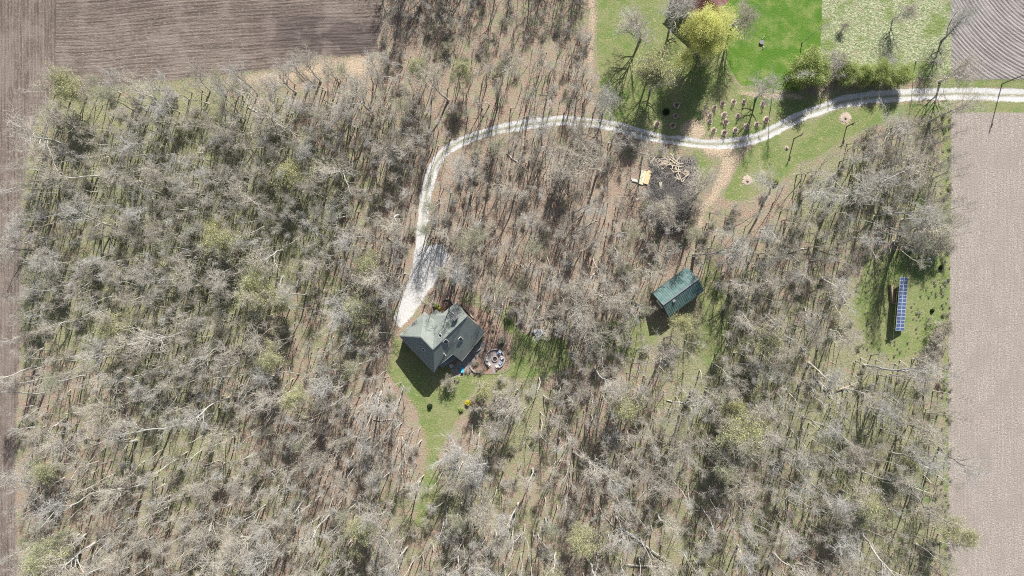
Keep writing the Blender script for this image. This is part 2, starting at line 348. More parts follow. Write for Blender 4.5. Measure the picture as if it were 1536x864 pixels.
for k, (src, c, th) in enumerate([(0, 1, .5), (2, 1, .5), (0, 0, .5), (1, 0, .5), (1, 1, .5), (1, 2, .5), (3, 2, .5), (0, 3, .5)]): lab[w9[src][:, c] > th] = k+1
lab[(lab == 0) & (samp(path, MX, MY).ravel()[Q[:, 0]] > 0.6)] = 9
names = ['ground', 'lawn', 'rough_meadow', 'mown_lawn', 'ploughed_field', 'stubble_field', 'harrowed_field', 'patio_paving', 'gravel_road', 'dirt_path']
labels = ['leaf litter and thin grass of the bare wood floor', 'patchy yellowish green grass round the yard, road and clearings', 'rough tufted pale meadow beside the mown lawn',
  'bright green mown lawn above the mulch circles', 'brown ploughed field wrapping the upper left of the wood', 'pinkish grey stubble field right of the wood', 'grey harrowed field with curved furrows in the upper right',
  'shaded paving between the green-roofed house and fire circle', 'pale two-track gravel road curving from the right edge to the house', 'worn dirt path from the gravel road towards the barn']
for k, nm in enumerate(names):
    q = Q[lab == k]
    if not len(q): continue
    u, inv = np.unique(q, return_inverse=True)
    me = np_mesh(nm, V[u], quads=inv.reshape(-1, 4), mat=GM)
    for an, A in (('w1', A1), ('w2', A2), ('w3', A3), ('w4', A4)):
        a = me.attributes.new(an, 'FLOAT_COLOR', 'POINT'); a.data.foreach_set('color', A[u].ravel())
    tag(link_mesh(nm, me), labels[k], nm.replace('_', ' ') if nm != 'ground' else 'ground', None, 'structure')

# ---------------------------------------------------------------- plant materials
def bark(name, a, b, c, leaf=None, rand=1.0):
    t = NT(name); o = t.obj(); ran = t.n('ShaderNodeObjectInfo').outputs['Random']
    f = t.noise(o, 1.3, 3, 0.7)
    c1 = t.mix(t.smooth(ran, 0.15, 0.85), a, b); c1 = t.mix(t.smooth(f, 0.45, 0.7), c1, c)
    t.base(c1); t.rough(0.9); return t.m
B_GREY = bark('grey_bark', (0.52, 0.51, 0.475), (0.56, 0.53, 0.46), (0.34, 0.32, 0.29))
B_TWIG = bark('grey_twigs', (0.54, 0.525, 0.49), (0.60, 0.54, 0.44), (0.38, 0.355, 0.30))
B_TAN = bark('tan_twigs', (0.44, 0.40, 0.34), (0.52, 0.47, 0.38), (0.32, 0.29, 0.24))
B_DARK = bark('dark_bark', (0.22, 0.20, 0.18), (0.28, 0.25, 0.22), (0.16, 0.145, 0.13))
B_OLIVE = bark('mossy_twigs', (0.37, 0.38, 0.27), (0.43, 0.42, 0.28), (0.28, 0.28, 0.18))
def leafm(name, a, b, c=None, tr=0.25):
    t = NT(name); o = t.obj(); f = t.noise(o, 0.9, 3, 0.7); f2 = t.noise(o, 9.0, 1, 0.5)
    t.base(t.mix(t.smooth(f2, 0.35, 0.65), t.mix(t.smooth(f, 0.35, 0.65), a, b), c or b)); t.rough(0.6)
    d = t.n('ShaderNodeBsdfTranslucent'); t.put(d.inputs[0], b); mx = t.n('ShaderNodeMixShader'); mx.inputs[0].default_value = tr
    out = t.t.nodes['Material Output']; t.t.links.new(t.b.outputs[0], mx.inputs[1]); t.t.links.new(d.outputs[0], mx.inputs[2]); t.t.links.new(mx.outputs[0], out.inputs[0])
    return t.m
L_BUD = leafm('budding_leaves', (0.54, 0.54, 0.20), (0.68, 0.67, 0.28), (0.58, 0.56, 0.27))
L_YEL = leafm('yellow_leaves', (0.78, 0.78, 0.26), (0.88, 0.88, 0.38), (0.68, 0.70, 0.24), 0.45)
L_GRN = leafm('green_leaves', (0.26, 0.33, 0.08), (0.44, 0.52, 0.17), (0.50, 0.56, 0.22))
L_DRK = leafm('dark_green_leaves', (0.03, 0.06, 0.025), (0.06, 0.10, 0.035))
L_FOR = leafm('yellow_blossom', (0.75, 0.66, 0.05), (0.85, 0.78, 0.12))
L_UND = leafm('low_green_plants', (0.08, 0.16, 0.03), (0.16, 0.27, 0.06), (0.24, 0.30, 0.10))

# ---------------------------------------------------------------- tree growth (real branching skeletons)
def unit(a): return a/np.maximum(np.linalg.norm(a, axis=-1, keepdims=True), 1e-9)
def spawn(r, Pp, Rr, n, t0, t1, length, ang, K, up=0.15, wig=0.15, rk=0.6, lt=None, rmax=1.0):
    """n children on every parent polyline Pp (N,K0,3)"""
    N, K0, _ = Pp.shape
    t = (t0+(t1-t0)*((np.arange(n)[None]+r.random((N, n)))/n)); f = t*(K0-1); i = np.clip(f.astype(int), 0, K0-2); fr = (f-i)[..., None]
    ar = np.arange(N)[:, None]
    base = Pp[ar, i]*(1-fr)+Pp[ar, i+1]*fr; tan_ = unit(Pp[ar, i+1]-Pp[ar, i]); rad = Rr[ar, i]*(1-fr[..., 0])+Rr[ar, i+1]*fr[..., 0]
    rv = unit(r.normal(size=(N, n, 3))); side = unit(np.cross(tan_, rv))
    a = ang*(1+r.uniform(-0.3, 0.3, (N, n)))[..., None]
    if lt is not None: a = a*(1.25-0.55*t[..., None])
    d = unit(tan_*np.cos(a)+side*np.sin(a))
    plen = length*(1+r.uniform(-0.35, 0.3, (N, n)))
    if lt is not None: plen = plen*lt(t)
    M = N*n; d = d.reshape(M, 3); b = base.reshape(M, 3); L = plen.reshape(M); r0 = np.minimum(rad.reshape(M)*rk, rmax)
    pts = np.zeros((M, K, 3)); pts[:, 0] = b; step = L/(K-1)
    for k in range(1, K):
        d = unit(d+r.normal(size=(M, 3))*wig+np.array([0, 0, up])); pts[:, k] = pts[:, k-1]+d*step[:, None]
    rr = r0[:, None]*np.linspace(1, 0.25, K)[None]
    return pts, rr
def tubes(Pp, Rr, n):
    N, K, _ = Pp.shape; T = np.empty_like(Pp); T[:, 1:-1] = Pp[:, 2:]-Pp[:, :-2]; T[:, 0] = Pp[:, 1]-Pp[:, 0]; T[:, -1] = Pp[:, -1]-Pp[:, -2]; T = unit(T)
    ref = np.where(np.abs(T[..., 2:3]) < 0.8, np.array([0.1, 0.2, 1.0]), np.array([1.0, 0.1, 0.0])); U = unit(np.cross(T, ref)); W = np.cross(T, U)
    a = np.arange(n)*2*np.pi/n
    V = Pp[:, :, None]+Rr[:, :, None, None]*(U[:, :, None]*np.cos(a)[None, None, :, None]+W[:, :, None]*np.sin(a)[None, None, :, None])
    idx = np.arange(N*K*n).reshape(N, K, n); nx_ = np.roll(idx, -1, 2)
    F = np.stack([idx[:, :-1], nx_[:, :-1], nx_[:, 1:], idx[:, 1:]], -1).reshape(-1, 4)
    return V.reshape(-1, 3), F
def merge(parts):
    Vs, Fs, o = [], [], 0
    for v, f in parts: Vs.append(v); Fs.append(f+o); o += len(v)
    return np.concatenate(Vs), np.concatenate(Fs)
def leaves(r, pts, n, size, spread):
    b = pts[r.integers(0, len(pts), n)]+r.normal(size=(n, 3))*spread; u = unit(r.normal(size=(n, 3))); v = unit(np.cross(u, r.normal(size=(n, 3))))
    s = size*(0.6+0.8*r.random(n))[:, None]
    V = np.stack([b-u*s, b-v*s*0.6, b+u*s, b+v*s*0.6], 1).reshape(-1, 3)
    return V, np.arange(n*4).reshape(n, 4)
def tree_mesh(seed, h=16, crown=4.5, r0=0.24, low=0.45, limbs=13, ang=0.75, n2=7, n3=6, n4=5, tw=0.020, tl=0.9, fork=False, lean=0.03, rk1=0.62, stems=1, up=0.12, leaf=None, kbark=None, ktwig=None):
    r = np.random.default_rng(seed)
    K = 9; tr = np.zeros((stems, K, 3)); d = np.tile(np.array([0, 0, 1.0]), (stems, 1))
    if stems > 1: d = unit(d+r.normal(size=(stems, 3))*np.array([0.35, 0.35, 0]))
    step = h*0.93/(K-1)
    for k in range(1, K):
        d = unit(d+r.normal(size=(stems, 3))*np.array([0.08, 0.08, 0])*(1+lean*10)+np.array([0, 0, 0.10])); tr[:, k] = tr[:, k-1]+d*step
    R0 = r0*np.linspace(1, 0.22, K)[None]*np.ones((stems, 1)); R0[:, 0] *= 1.35
    L1 = spawn(r, tr, R0, limbs//stems+1, low, 0.99, crown*1.15, ang, 6, up, 0.16, rk1, lt=lambda t: 1.15-0.75*np.clip((t-low)/(1-low), 0, 1)**1.6)
    L2 = spawn(r, *L1, n2, 0.25, 1.0, crown*0.50, 0.75, 5, 0.06, 0.22, 0.68)
    L3 = spawn(r, *L2, n3, 0.2, 1.0, crown*0.27, 0.8, 4, 0.04, 0.25, 0.65, rmax=0.03)
    L4 = spawn(r, *L3, n4, 0.15, 1.0, tl, 0.8, 3, 0.05, 0.2, 1.0, rmax=1)
    L3[1][:] = np.maximum(L3[1], tw*1.1)*np.linspace(1.25, 0.75, 4)[None]
    L4[1][:] = tw*np.linspace(1, 0.35, 3)[None]
    Vt, Ft = merge([tubes(tr, R0, 7), tubes(*L1, 5)])
    Vc, Fc = merge([tubes(*L2, 4), tubes(*L3, 3), tubes(*L4, 3)])
    mt = np_mesh('trunk', Vt, quads=Ft, mat=kbark or B_GREY, smooth=True); mc = np_mesh('crown', Vc, quads=Fc, mat=ktwig or B_TWIG)
    out = [mt, mc]
    if leaf:
        mat, n, size, spread = leaf; Vl, Fl = leaves(r, L4[0][:, -1], n, size, spread); nv = len(Vc)
        me = np_mesh('crown', np.concatenate([Vc, Vl]), quads=np.concatenate([Fc, Fl+nv]), mat=ktwig or B_TWIG); me.materials.append(mat)
        mi = np.zeros(len(Fc)+len(Fl), np.int32); mi[len(Fc):] = 1; me.polygons.foreach_set('material_index', mi); out[1] = me
    return out

BARE = [tree_mesh(100+i, h=hh, crown=cr, r0=r_, low=lo, limbs=nl, kbark=kb, ktwig=kt, ang=an, tw=t_, n2=6, n3=5, n4=2, tl=.9, up=.05, rk1=.68) for i, (hh, cr, r_, lo, nl, kb, kt, an, t_) in enumerate([
    (17, 5.2, .30, .50, 9, B_GREY, B_TWIG, .55, .018), (20, 4.8, .30, .60, 8, B_GREY, B_TWIG, .45, .018), (15, 5.6, .30, .42, 10, B_GREY, B_TAN, .70, .018), (18, 4.4, .26, .58, 8, B_GREY, B_OLIVE, .50, .017),
    (21, 5.6, .34, .55, 9, B_GREY, B_TWIG, .50, .019), (15, 4.9, .24, .45, 8, B_DARK, B_TAN, .65, .018), (19, 6.4, .38, .45, 11, B_GREY, B_TWIG, .75, .020), (17, 5.0, .26, .52, 9, B_DARK, B_TWIG, .55, .017)])]
BIGT = [tree_mesh(200+i, h=hh, crown=cr, r0=r_, low=.25, limbs=18, kbark=kb, ktwig=kt, ang=.85, tw=.020, n2=7, n3=5, n4=3) for i, (hh, cr, r_, kb, kt) in enumerate([
    (15, 7.0, .42, B_GREY, B_TWIG), (13, 6.0, .36, B_GREY, B_TAN), (14, 6.5, .38, B_DARK, B_TWIG)])]
BUD = [tree_mesh(300+i, h=hh, crown=cr, r0=.2, low=.35, limbs=14, ang=.85, kbark=B_GREY, ktwig=B_OLIVE, leaf=(L_BUD, n, .11, .22)) for i, (hh, cr, n) in enumerate([(12, 4.4, 5200), (14, 4.0, 2600), (10, 3.6, 4200)])]
SAP = [tree_mesh(400+i, h=hh, crown=cr, r0=.15, low=.60, limbs=6, n2=4, n3=3, n4=2, tl=.7, tw=.014, ang=.5, kbark=kb, ktwig=kt) for i, (hh, cr, kb, kt) in enumerate([
    (11, 2.4, B_GREY, B_TWIG), (14, 2.2, B_GREY, B_TAN), (8, 1.8, B_DARK, B_TAN), (16, 1.9, B_GREY, B_TWIG)])]
SHR = [tree_mesh(500+i, h=2.6, crown=1.7, r0=.05, low=.05, limbs=12, n2=5, n3=4, n4=4, tl=.5, tw=.015, ang=.9, stems=3, kbark=B_DARK, ktwig=kt, leaf=lf) for i, (kt, lf) in enumerate([
    (B_TAN, None), (B_TWIG, None), (B_TAN, (L_UND, 500, .10, .25))])]

def pair(name, meshes, loc, rz=0, sc_=1.0, sz=1.0, label=None, cat='tree', group=None, tilt=(0, 0)):
    e = empty(name, loc, rz, label, cat, group); e.rotation_euler = (tilt[0], tilt[1], rz); e.scale = (sc_, sc_, sc_*sz)
    link_mesh('trunk', meshes[0], e); link_mesh('crown', meshes[1], e); return e

# ---------------------------------------------------------------- where the wood may stand
wood = poly_mask([(78, 138), (200, 142), (330, 130), (450, 120), (560, 112), (576, 100), (578, -300), (874, -300), (876, 100), (900, 172), (960, 190), (1000, 222), (1035, 300), (1050, 318), (1108, 306), (1165, 282),
    (1218, 246), (1285, 208), (1340, 184), (1408, 180), (1410, 1100), (42, 1100), (46, 700), (42, 500), (48, 300), (58, 210)], 0.7)
block = np.maximum.reduce([(dd < 11).astype(float), (apron > .3)*1.0, (solarC > .4)*1.0, poly_mask([(588, 498), (640, 455), (688, 440), (735, 470), (775, 500), (772, 560), (720, 572), (690, 600), (640, 612), (585, 552)], 0),
    poly_mask([(970, 395), (1040, 385), (1075, 425), (1085, 520), (1055, 540), (1040, 490), (1010, 500), (965, 500)], 0), poly_mask([(952, 232), (1060, 225), (1060, 310), (985, 300), (955, 285)], 0),
    poly_mask([(605, 590), (712, 580), (690, 620), (660, 670), (652, 720), (636, 780), (630, 770), (636, 700), (632, 640)], 0), poly_mask([(770, 490), (850, 500), (855, 555), (770, 570)], 0), (tan > .8)*1.0])
thick = poly_mask([(576, -300), (880, -300), (884, 95), (860, 115), (720, 110), (576, 100)], 0.8)
def ok(px, py, h, bl=block, need=True):
    def s1(A, x, y):
        return A[min(max(int((y-Y0)/ST), 0), A.shape[0]-1), min(max(int((x-X0)/ST), 0), A.shape[1]-1)]
    if need and s1(wood, px, py) < .5: return False
    for q in (0.0, 0.55, 1.0):
        k = 1/(1-h*q/H); x = 768+(px-768)*k; y = 432+(py-432)*k
        if s1(bl, x, y) > .5: return False
    return True

# hand-placed individual trees: (kind list, index, base px, base py, scale, name, label, group)
things_xy = []
def place(meshes, px, py, s, name, label, group=None, cat='tree', rz=None, sz=1.0):
    things_xy.append((px, py)); return pair(name, meshes, P(px, py), rnd.uniform(0, 6.28) if rz is None else rz, s, sz, label, cat, group)
YT = tree_mesh(601, h=14.5, crown=6.4, r0=.45, low=.14, limbs=26, ang=.95, n2=8, stems=3, kbark=B_DARK, ktwig=B_OLIVE, leaf=(L_YEL, 70000, .13, .45))
place(YT, 1047, 84, .86, 'leafy_tree', 'large bright yellow leafy tree shading the yard beside the mown lawn', sz=1.25)
for x, y, i, lb in ((662, 352, 3, 'slender bare tree at the upper right edge of the gravel apron'), (676, 362, 1, 'slim bare tree just right of the gravel apron'), (690, 372, 3, 'tall thin bare tree throwing its shadow across the apron'), (655, 330, 1, 'thin bare tree where the lane widens to the apron'), (700, 395, 3, 'thin bare tree between the apron and the house planter'),
    (672, 330, 3, 'thin bare tree a little right of the lane above the apron'), (755, 452, 3, 'thin bare tree casting a streak over the house side lawn'), (770, 440, 1, 'thin bare tree above the mulch bed right of the house'), (815, 492, 3, 'thin bare tree by the pale boulders with long lawn shadow'), (838, 500, 3, 'thin bare tree right of the boulders with long lawn shadow')):
    place(SAP[i], x, y, 1.0, 'bare_tree', lb, 'slender bare trees round the house')
for x, y, i, s_, lb in ((668, 345, 1, .8, 'tall bare tree just right of the lane above the apron'), (694, 378, 3, .85, 'tall bare tree between apron and planter wall'), (712, 392, 5, .8, 'brownish bare tree right of the apron'), (640, 345, 3, .7, 'bare tree on the lane edge above the apron'),
    (1046, 352, 1, .85, 'tall bare tree shading the barn roof'), (1030, 362, 3, .85, 'narrow bare tree directly above the barn'), (1062, 372, 3, .7, 'narrow bare tree upper right of the barn'), (1352, 350, 1, .9, 'tall bare tree above the solar panels with a long shadow'), (1372, 345, 3, .85, 'narrow bare tree above the solar panels'), (1340, 362, 3, .9, 'narrow bare tree upper left of the solar panels')):
    place(BARE[i], x, y, s_, 'bare_tree', lb, 'tall bare trees near the buildings')
for k, x in enumerate(range(112, 566, 25)):
    pos = ['corner', 'left end'][k] if k < 2 else None
    place(BARE[[0, 2, 5, 3, 7, 2, 6][k % 7]], x+rnd.uniform(-7, 7), np.interp(x, [100, 330, 450, 560], [143, 136, 128, 116])+rnd.uniform(-2, 12), rnd.uniform(.62, .9), 'bare_tree',
      f'bare tree at the wood edge under the ploughed field, {["first", "second", "third", "fourth", "fifth", "sixth", "seventh", "eighth", "ninth", "tenth", "eleventh", "twelfth", "thirteenth", "fourteenth", "fifteenth", "sixteenth", "seventeenth", "eighteenth", "nineteenth"][k]} from left', 'bare trees along the ploughed field edge')
for x, y, i, s_, lb in ((690, 672, 0, .85, 'wide pale bare tree reaching over the narrowing lawn strip'), (702, 722, 1, .9, 'wide white-twigged bare tree below the lawn strip on its right'), (722, 752, 0, .8, 'wide bare tree lowest on the right of the lawn strip'), (748, 642, 1, .75, 'straw-toned wide bare tree right of the yellow shrub'), (905, 468, 2, .7, 'wide bare tree between house lawn and green barn'),
    (838, 262, 0, .9, 'big wide bare tree in the middle of the wood inside the road bend'), (1000, 330, 2, .7, 'wide bare tree in the dark tangle below the brush pile'), (975, 318, 1, .6, 'smaller wide bare tree in the dark tangle below the brush pile'), (100, 395, 0, .7, 'wide pale bare tree near the left wood edge'), (380, 800, 0, .85, 'wide white bare tree near the bottom edge in the left wood')):
    place(BIGT[i], x, y, s_, 'bare_tree', lb, 'wide bare trees of the wood')
for x, y, i, s_, lb in ((668, 415, 3, .7, 'narrow bare tree at the lower right of the gravel apron'), (682, 396, 1, .7, 'narrow bare tree halfway down the apron on its right'), (654, 322, 3, .75, 'narrow bare tree right of the lane where it straightens'), (700, 425, 5, .6, 'small bare tree behind the curved planter wall')):
    place(BARE[i], x, y, s_, 'bare_tree', lb, 'tall bare trees near the buildings')
GL = 'bare trees standing alone in the yard'
place(BIGT[0], 1006, 38, .85, 'bare_tree', 'round grey bare tree beside the dark red roof', GL)
place(BIGT[1], 1098, 42, .95, 'bare_tree', 'bare grey tree on the lawn side of the yellow tree', GL)
place(BIGT[2], 960, 60, .95, 'bare_tree', 'dark-trunked bare tree above the white rubble in the yard', GL)
place(BUD[2], 972, 116, 1.45, 'budding_tree', 'wide yellowish budding tree over the white rubble in the yard', 'budding pale green trees')
place(BIGT[1], 975, 135, .75, 'bare_tree', 'broad bare tree with fanned shadow between rubble and gravel road', GL)
place(BIGT[0], 1134, 146, .72, 'bare_tree', 'bare tree with fanned shadow above the mulch circles', GL)
place(SAP[3], 1161, 130, 1.1, 'bare_tree', 'slim pole-like bare tree near the corner of the mown lawn', GL)
place(SAP[3], 1203, 64, .8, 'bare_tree', 'slim bare tree on the mown lawn near the meadow edge', GL)
place(BIGT[0], 905, 168, .7, 'bare_tree', 'bare tree at the yard corner where wood and gravel road meet', GL)
place(BIGT[2], 1040, 300, .9, 'bare_tree', 'open bare tree beside the dirt path below the brush pile', GL)
place(BIGT[2], 1412, 62, .8, 'bare_tree', 'dark bare tree on the meadow edge leaning over the harrowed field', GL)
place(BIGT[0], 1410, 122, .8, 'bare_tree', 'bare tree at the verge leaning over the harrowed field corner', GL)
place(BIGT[1], 1340, 28, .55, 'bare_tree', 'small bare tree in the middle of the rough meadow', GL)
place(SAP[0], 1374, 92, .9, 'bare_tree', 'thin bare tree at the right end of the green hedge trees', GL)
GH = 'leafy green trees along the road by the meadow'
HT = [tree_mesh(620+i, h=6.6, crown=3.0, r0=.16, low=.08, limbs=22, ang=1.0, n2=6, n3=5, n4=4, stems=2, kbark=B_DARK, ktwig=B_OLIVE, leaf=(L_GRN, 26000, .11, .35)) for i in range(2)]
for k, (x, y, s, lb) in enumerate([(1203, 120, 1.15, 'large round leafy green tree at the left end of the roadside row'), (1220, 120, .7, 'leafy green tree leaning into the large round one by the road'),
    (1268, 119, .72, 'leafy green tree right of the purple-grey thicket by the road'), (1290, 120, .68, 'second leafy green tree right of the grey thicket by the road'), (1312, 120, .75, 'third leafy green tree right of the grey thicket by the road'), (1338, 121, .72, 'rightmost leafy green tree of the roadside row')]):
    place(HT[k % 2], x, y, s, 'leafy_tree', lb, GH)
for k, (x, y, s, lb) in enumerate([(1206, 108, 1.5, 'bare grey thicket bush behind the large round green tree'), (1236, 104, 1.9, 'bare purple-grey thicket bush between the leafy green roadside trees'), (1252, 98, 1.7, 'bare thicket bush on the meadow side of the green row'),
    (1325, 104, 1.4, 'bare thicket bush behind the rightmost green roadside tree'), (1262, 45, .8, 'small grey bush alone in the rough meadow')]):
    place(SHR[k % 2], x, y, s, 'bare_bush', lb, 'bare bushes', 'bush')
for k, (x, y, s, lb) in enumerate([(1404, 490, 1.6, 'grey bare bush at the right wood edge below the solar clearing'), (1400, 512, 1.5, 'second grey bush down the right edge below the solar clearing'), (1393, 530, 1.4, 'lowest grey bush at the lower corner of the solar clearing'), (1385, 370, 1.9, 'grey bare bush above the white bird house'), (1400, 366, 2.0, 'grey bare bush between bird house and stubble field edge'), (1367, 366, 1.6, 'grey bush upper left of the white bird house')]):
    place(SHR[k % 2], x, y, s, 'bare_bush', lb, 'bare bushes', 'bush')
GS = 'small trees and bushes round the house lawn'
place(BUD[2], 722, 578, .75, 'small_tree', 'round grey-green small tree on the lawn below the fire circle', GS)
place(SHR[0], 676, 573, 1.3, 'bare_bush', 'tan bare bush at the edge of the house shadow', GS, 'bush')
place(SHR[0], 742, 600, 1.9, 'bare_bush', 'wide straw-coloured bush right of the yellow shrub', GS, 'bush')
place(SHR[1], 760, 590, 1.8, 'bare_bush', 'wide pale bush on the lower edge of the house lawn', GS, 'bush')
place(SHR[0], 755, 508, .9, 'bare_bush', 'low bush in the mulch bed above the fire circle', GS, 'bush')
place(BUD[2], 1010, 488, .85, 'budding_tree', 'pale straw-coloured budding tree against the lower corner of the green barn', 'budding pale green trees')
for lb, x, y, bm_, mat, rad in (('bright yellow flowering shrub on the lawn below the house', 702, 604, 'flowering_shrub', L_FOR, .85), ('small dark evergreen shrub below the tip of the house shadow', 645, 609, 'evergreen_shrub', L_DRK, .75),
    ('dark evergreen shrub on the grass above the gravel road', 999, 168, 'evergreen_shrub', L_DRK, 1.0), ('small leafy green shrub under the meadow path edge', 1163, 272, 'green_shrub', L_GRN, 1.0), ('small dark shrub right of the solar panels', 1398, 466, 'evergreen_shrub', L_DRK, .5),
    ('small dark shrub between bird house and stubble field', 1411, 401, 'evergreen_shrub', L_DRK, .6), ('green shrub beside the yellow flowering shrub', 692, 614, 'green_shrub', L_GRN, .7), ('yellow-green plant in the bed above the house roof', 659, 463, 'flowering_shrub', L_FOR, .45), ('leafy shrub in the mulch bed beside the house entrance', 654, 459, 'green_shrub', L_GRN, .8),
    ('mossy green bush in the mulch bed right of the house', 752, 512, 'green_shrub', L_UND, 1.1), ('green garden shrub at the lower end of the patio', 686, 568, 'green_shrub', L_GRN, .8)):
    r = np.random.default_rng(int(x)); q = unit(r.normal(size=(900, 3)))*(r.random((900, 1))**.4)*rad; q[:, 2] = np.abs(q[:, 2])*1.3+.1
    Vl, Fl = leaves(r, q, 2600, .09, .05); e = empty(bm_, P(x, y), 0, lb, 'shrub')
    link_mesh('foliage', np_mesh('foliage', Vl, quads=Fl, mat=mat), e)
    st = MB()
    for k in range(5): a = k*1.256; st.tube([(0, 0, 0), (math.cos(a)*rad*.5, math.sin(a)*rad*.5, rad)], [.03, .01], 5)
    st.build('stem', B_DARK, e)

# budding patches inside the wood
GB = 'budding pale green trees'
for lb, x, y, i, s in (('budding yellowish tree at the corner of the ploughed field', 128, 150, 0, 1.0), ('large pale yellow-green budding tree left of the house lane', 395, 435, 0, 1.15), ('budding tree just right of the large pale budding one left of the house', 430, 448, 2, .9), ('pale yellow-green budding tree midway along the upper left wood', 446, 278, 2, 1.1),
    ('yellow-green budding tree in the upper left wood with olive ground', 355, 356, 0, 1.0), ('smaller budding tree beside the olive clearing in the left wood', 332, 345, 2, .9), ('tall pale yellow-green budding tree in the lower right wood', 1092, 648, 0, 1.25), ('small budding tree above the tall yellow-green one in the lower right wood', 1090, 610, 2, .8),
    ('pale budding tree near the right wood edge low down', 1352, 688, 2, .75), ('budding tree between house lawn and lower wood', 938, 590, 1, 1.1), ('budding tree in the wood below the house lawn strip', 545, 780, 1, 1.1), ('budding tree in the far lower left wood', 130, 800, 1, 1.2),
    ('budding tree in the lower wood near the bottom edge', 880, 790, 1, 1.1), ('greenish budding tree in the lower right corner of the wood', 1270, 755, 1, 1.1), ('budding tree over the stubble field edge at the bottom', 1395, 770, 1, 1.0), ('pale budding tree at the left end of the wood above the lower left corner', 90, 690, 1, .9),
    ('budding tree in the wood right of the house lane bend', 560, 385, 1, .9), ('pale budding tree in the lower left wood below the house', 470, 600, 1, 1.0), ('budding tree in the brushy wood above the gravel road', 690, 130, 1, .8), ('second budding tree in the brushy wood near the ploughed field', 640, 125, 1, .8),
    ('budding tree in the wood right of the green barn', 1120, 500, 1, 1.0), ('mossy budding tree in the wood left of the lower lawn strip', 420, 520, 1, 1.0), ('pale budding tree left of the lawn and lane end', 555, 470, 1, .95), ('budding tree in the left wood near its middle', 215, 480, 1, 1.0)):
    place(BUD[i], x, y, s, 'budding_tree', lb, GB)

# ---------------------------------------------------------------- the 300 tall bare trees of the wood
land = [('house', 665, 505), ('barn', 1017, 438), ('solar panels', 1352, 456), ('round fire circle', 742, 538), ('gravel road bend', 682, 218), ('brush pile', 1008, 265), ('ploughed field corner', 78, 140), ('lawn strip end', 645, 750),
    ('tall budding tree', 1100, 660), ('left budding tree', 385, 438), ('stubble field corner', 1427, 170), ('lower left wood corner', 40, 860), ('lower right wood corner', 1412, 860),
    ('boulders on the lawn', 808, 500), ('tan field strip', 470, 105), ('upper budding tree', 440, 270), ('middle of the left wood edge', 40, 500), ('big fallen log', 545, 755), ('long fallen log', 960, 790), ('reddish fallen trunk', 1250, 580)]
dirs = ['right of', 'lower right of', 'below', 'lower left of', 'left of', 'upper left of', 'above', 'upper right of']
ordn = ['nearest', 'second', 'third', 'fourth', 'fifth', 'sixth', 'seventh', 'eighth', 'ninth', 'tenth', 'eleventh', 'twelfth', 'thirteenth', 'fourteenth', 'fifteenth', 'sixteenth']
dens = vnoise(110, 44, 2)
spots = []
tries = 0
rt = random.Random(21)
while len(spots) < 236 and tries < 90000:
    tries += 1
    x, y = rt.uniform(30, 1420), rt.uniform(60, 900); i = rt.randrange(8); s = rt.uniform(.68, 1.12)
    if samp(thick, np.array([x]), np.array([y]))[0] > .5: continue
    if not ok(x, y, 15*s): continue
    dn = samp(dens, np.array([x]), np.array([y]))[0]; mind = (37 if tries < 30000 else 30)*np.interp(dn, [.35, .65], [1.25, .85]); s *= np.interp(dn, [.35, .65], [1.08, .94])
    if any((x-a)**2+(y-b)**2 < mind**2 for a, b, *_ in spots): continue
    if any((x-a)**2+(y-b)**2 < 15**2 for a, b in things_xy): continue
    # the crown must stay clear of the photo frame's far side only at the bottom
    spots.append((x, y, i, s))
print('tall bare trees', len(spots), tries)
info = []
for x, y, i, s in spots:
    l = min(land, key=lambda q: (q[1]-x)**2+(q[2]-y)**2); a = math.atan2(y-l[2], x-l[1]); k = int(round(a/(math.pi/4))) % 8
    info.append((l[0], k, math.hypot(x-l[1], y-l[2]), x, y, i, s))
sect = {}
for t in info: sect.setdefault((t[0], t[1]), []).append(t)
adj = ['slender', 'high-crowned', 'spreading', 'narrow', 'big', 'brownish', 'broad', 'thin-twigged']
for (ln, k), L in sect.items():
    L.sort(key=lambda t: t[2])
    for j, (_, _, d, x, y, i, s) in enumerate(L):
        if len(L) == 1: lb = f'{adj[i]} bare tree standing {dirs[k]} the {ln}'
        elif j == len(L)-1: lb = f'{adj[i]} bare tree, farthest out {dirs[k]} the {ln}'
        else: lb = f'{adj[i]} bare tree, {ordn[j]} one {dirs[k]} the {ln}'
        e = pair('bare_tree', BARE[i], P(x, y), rt.uniform(0, 6.28), s, rt.uniform(.9, 1.12), lb, 'tree', 'tall bare trees of the wood', (rt.gauss(0, .05), rt.gauss(0, .05)))

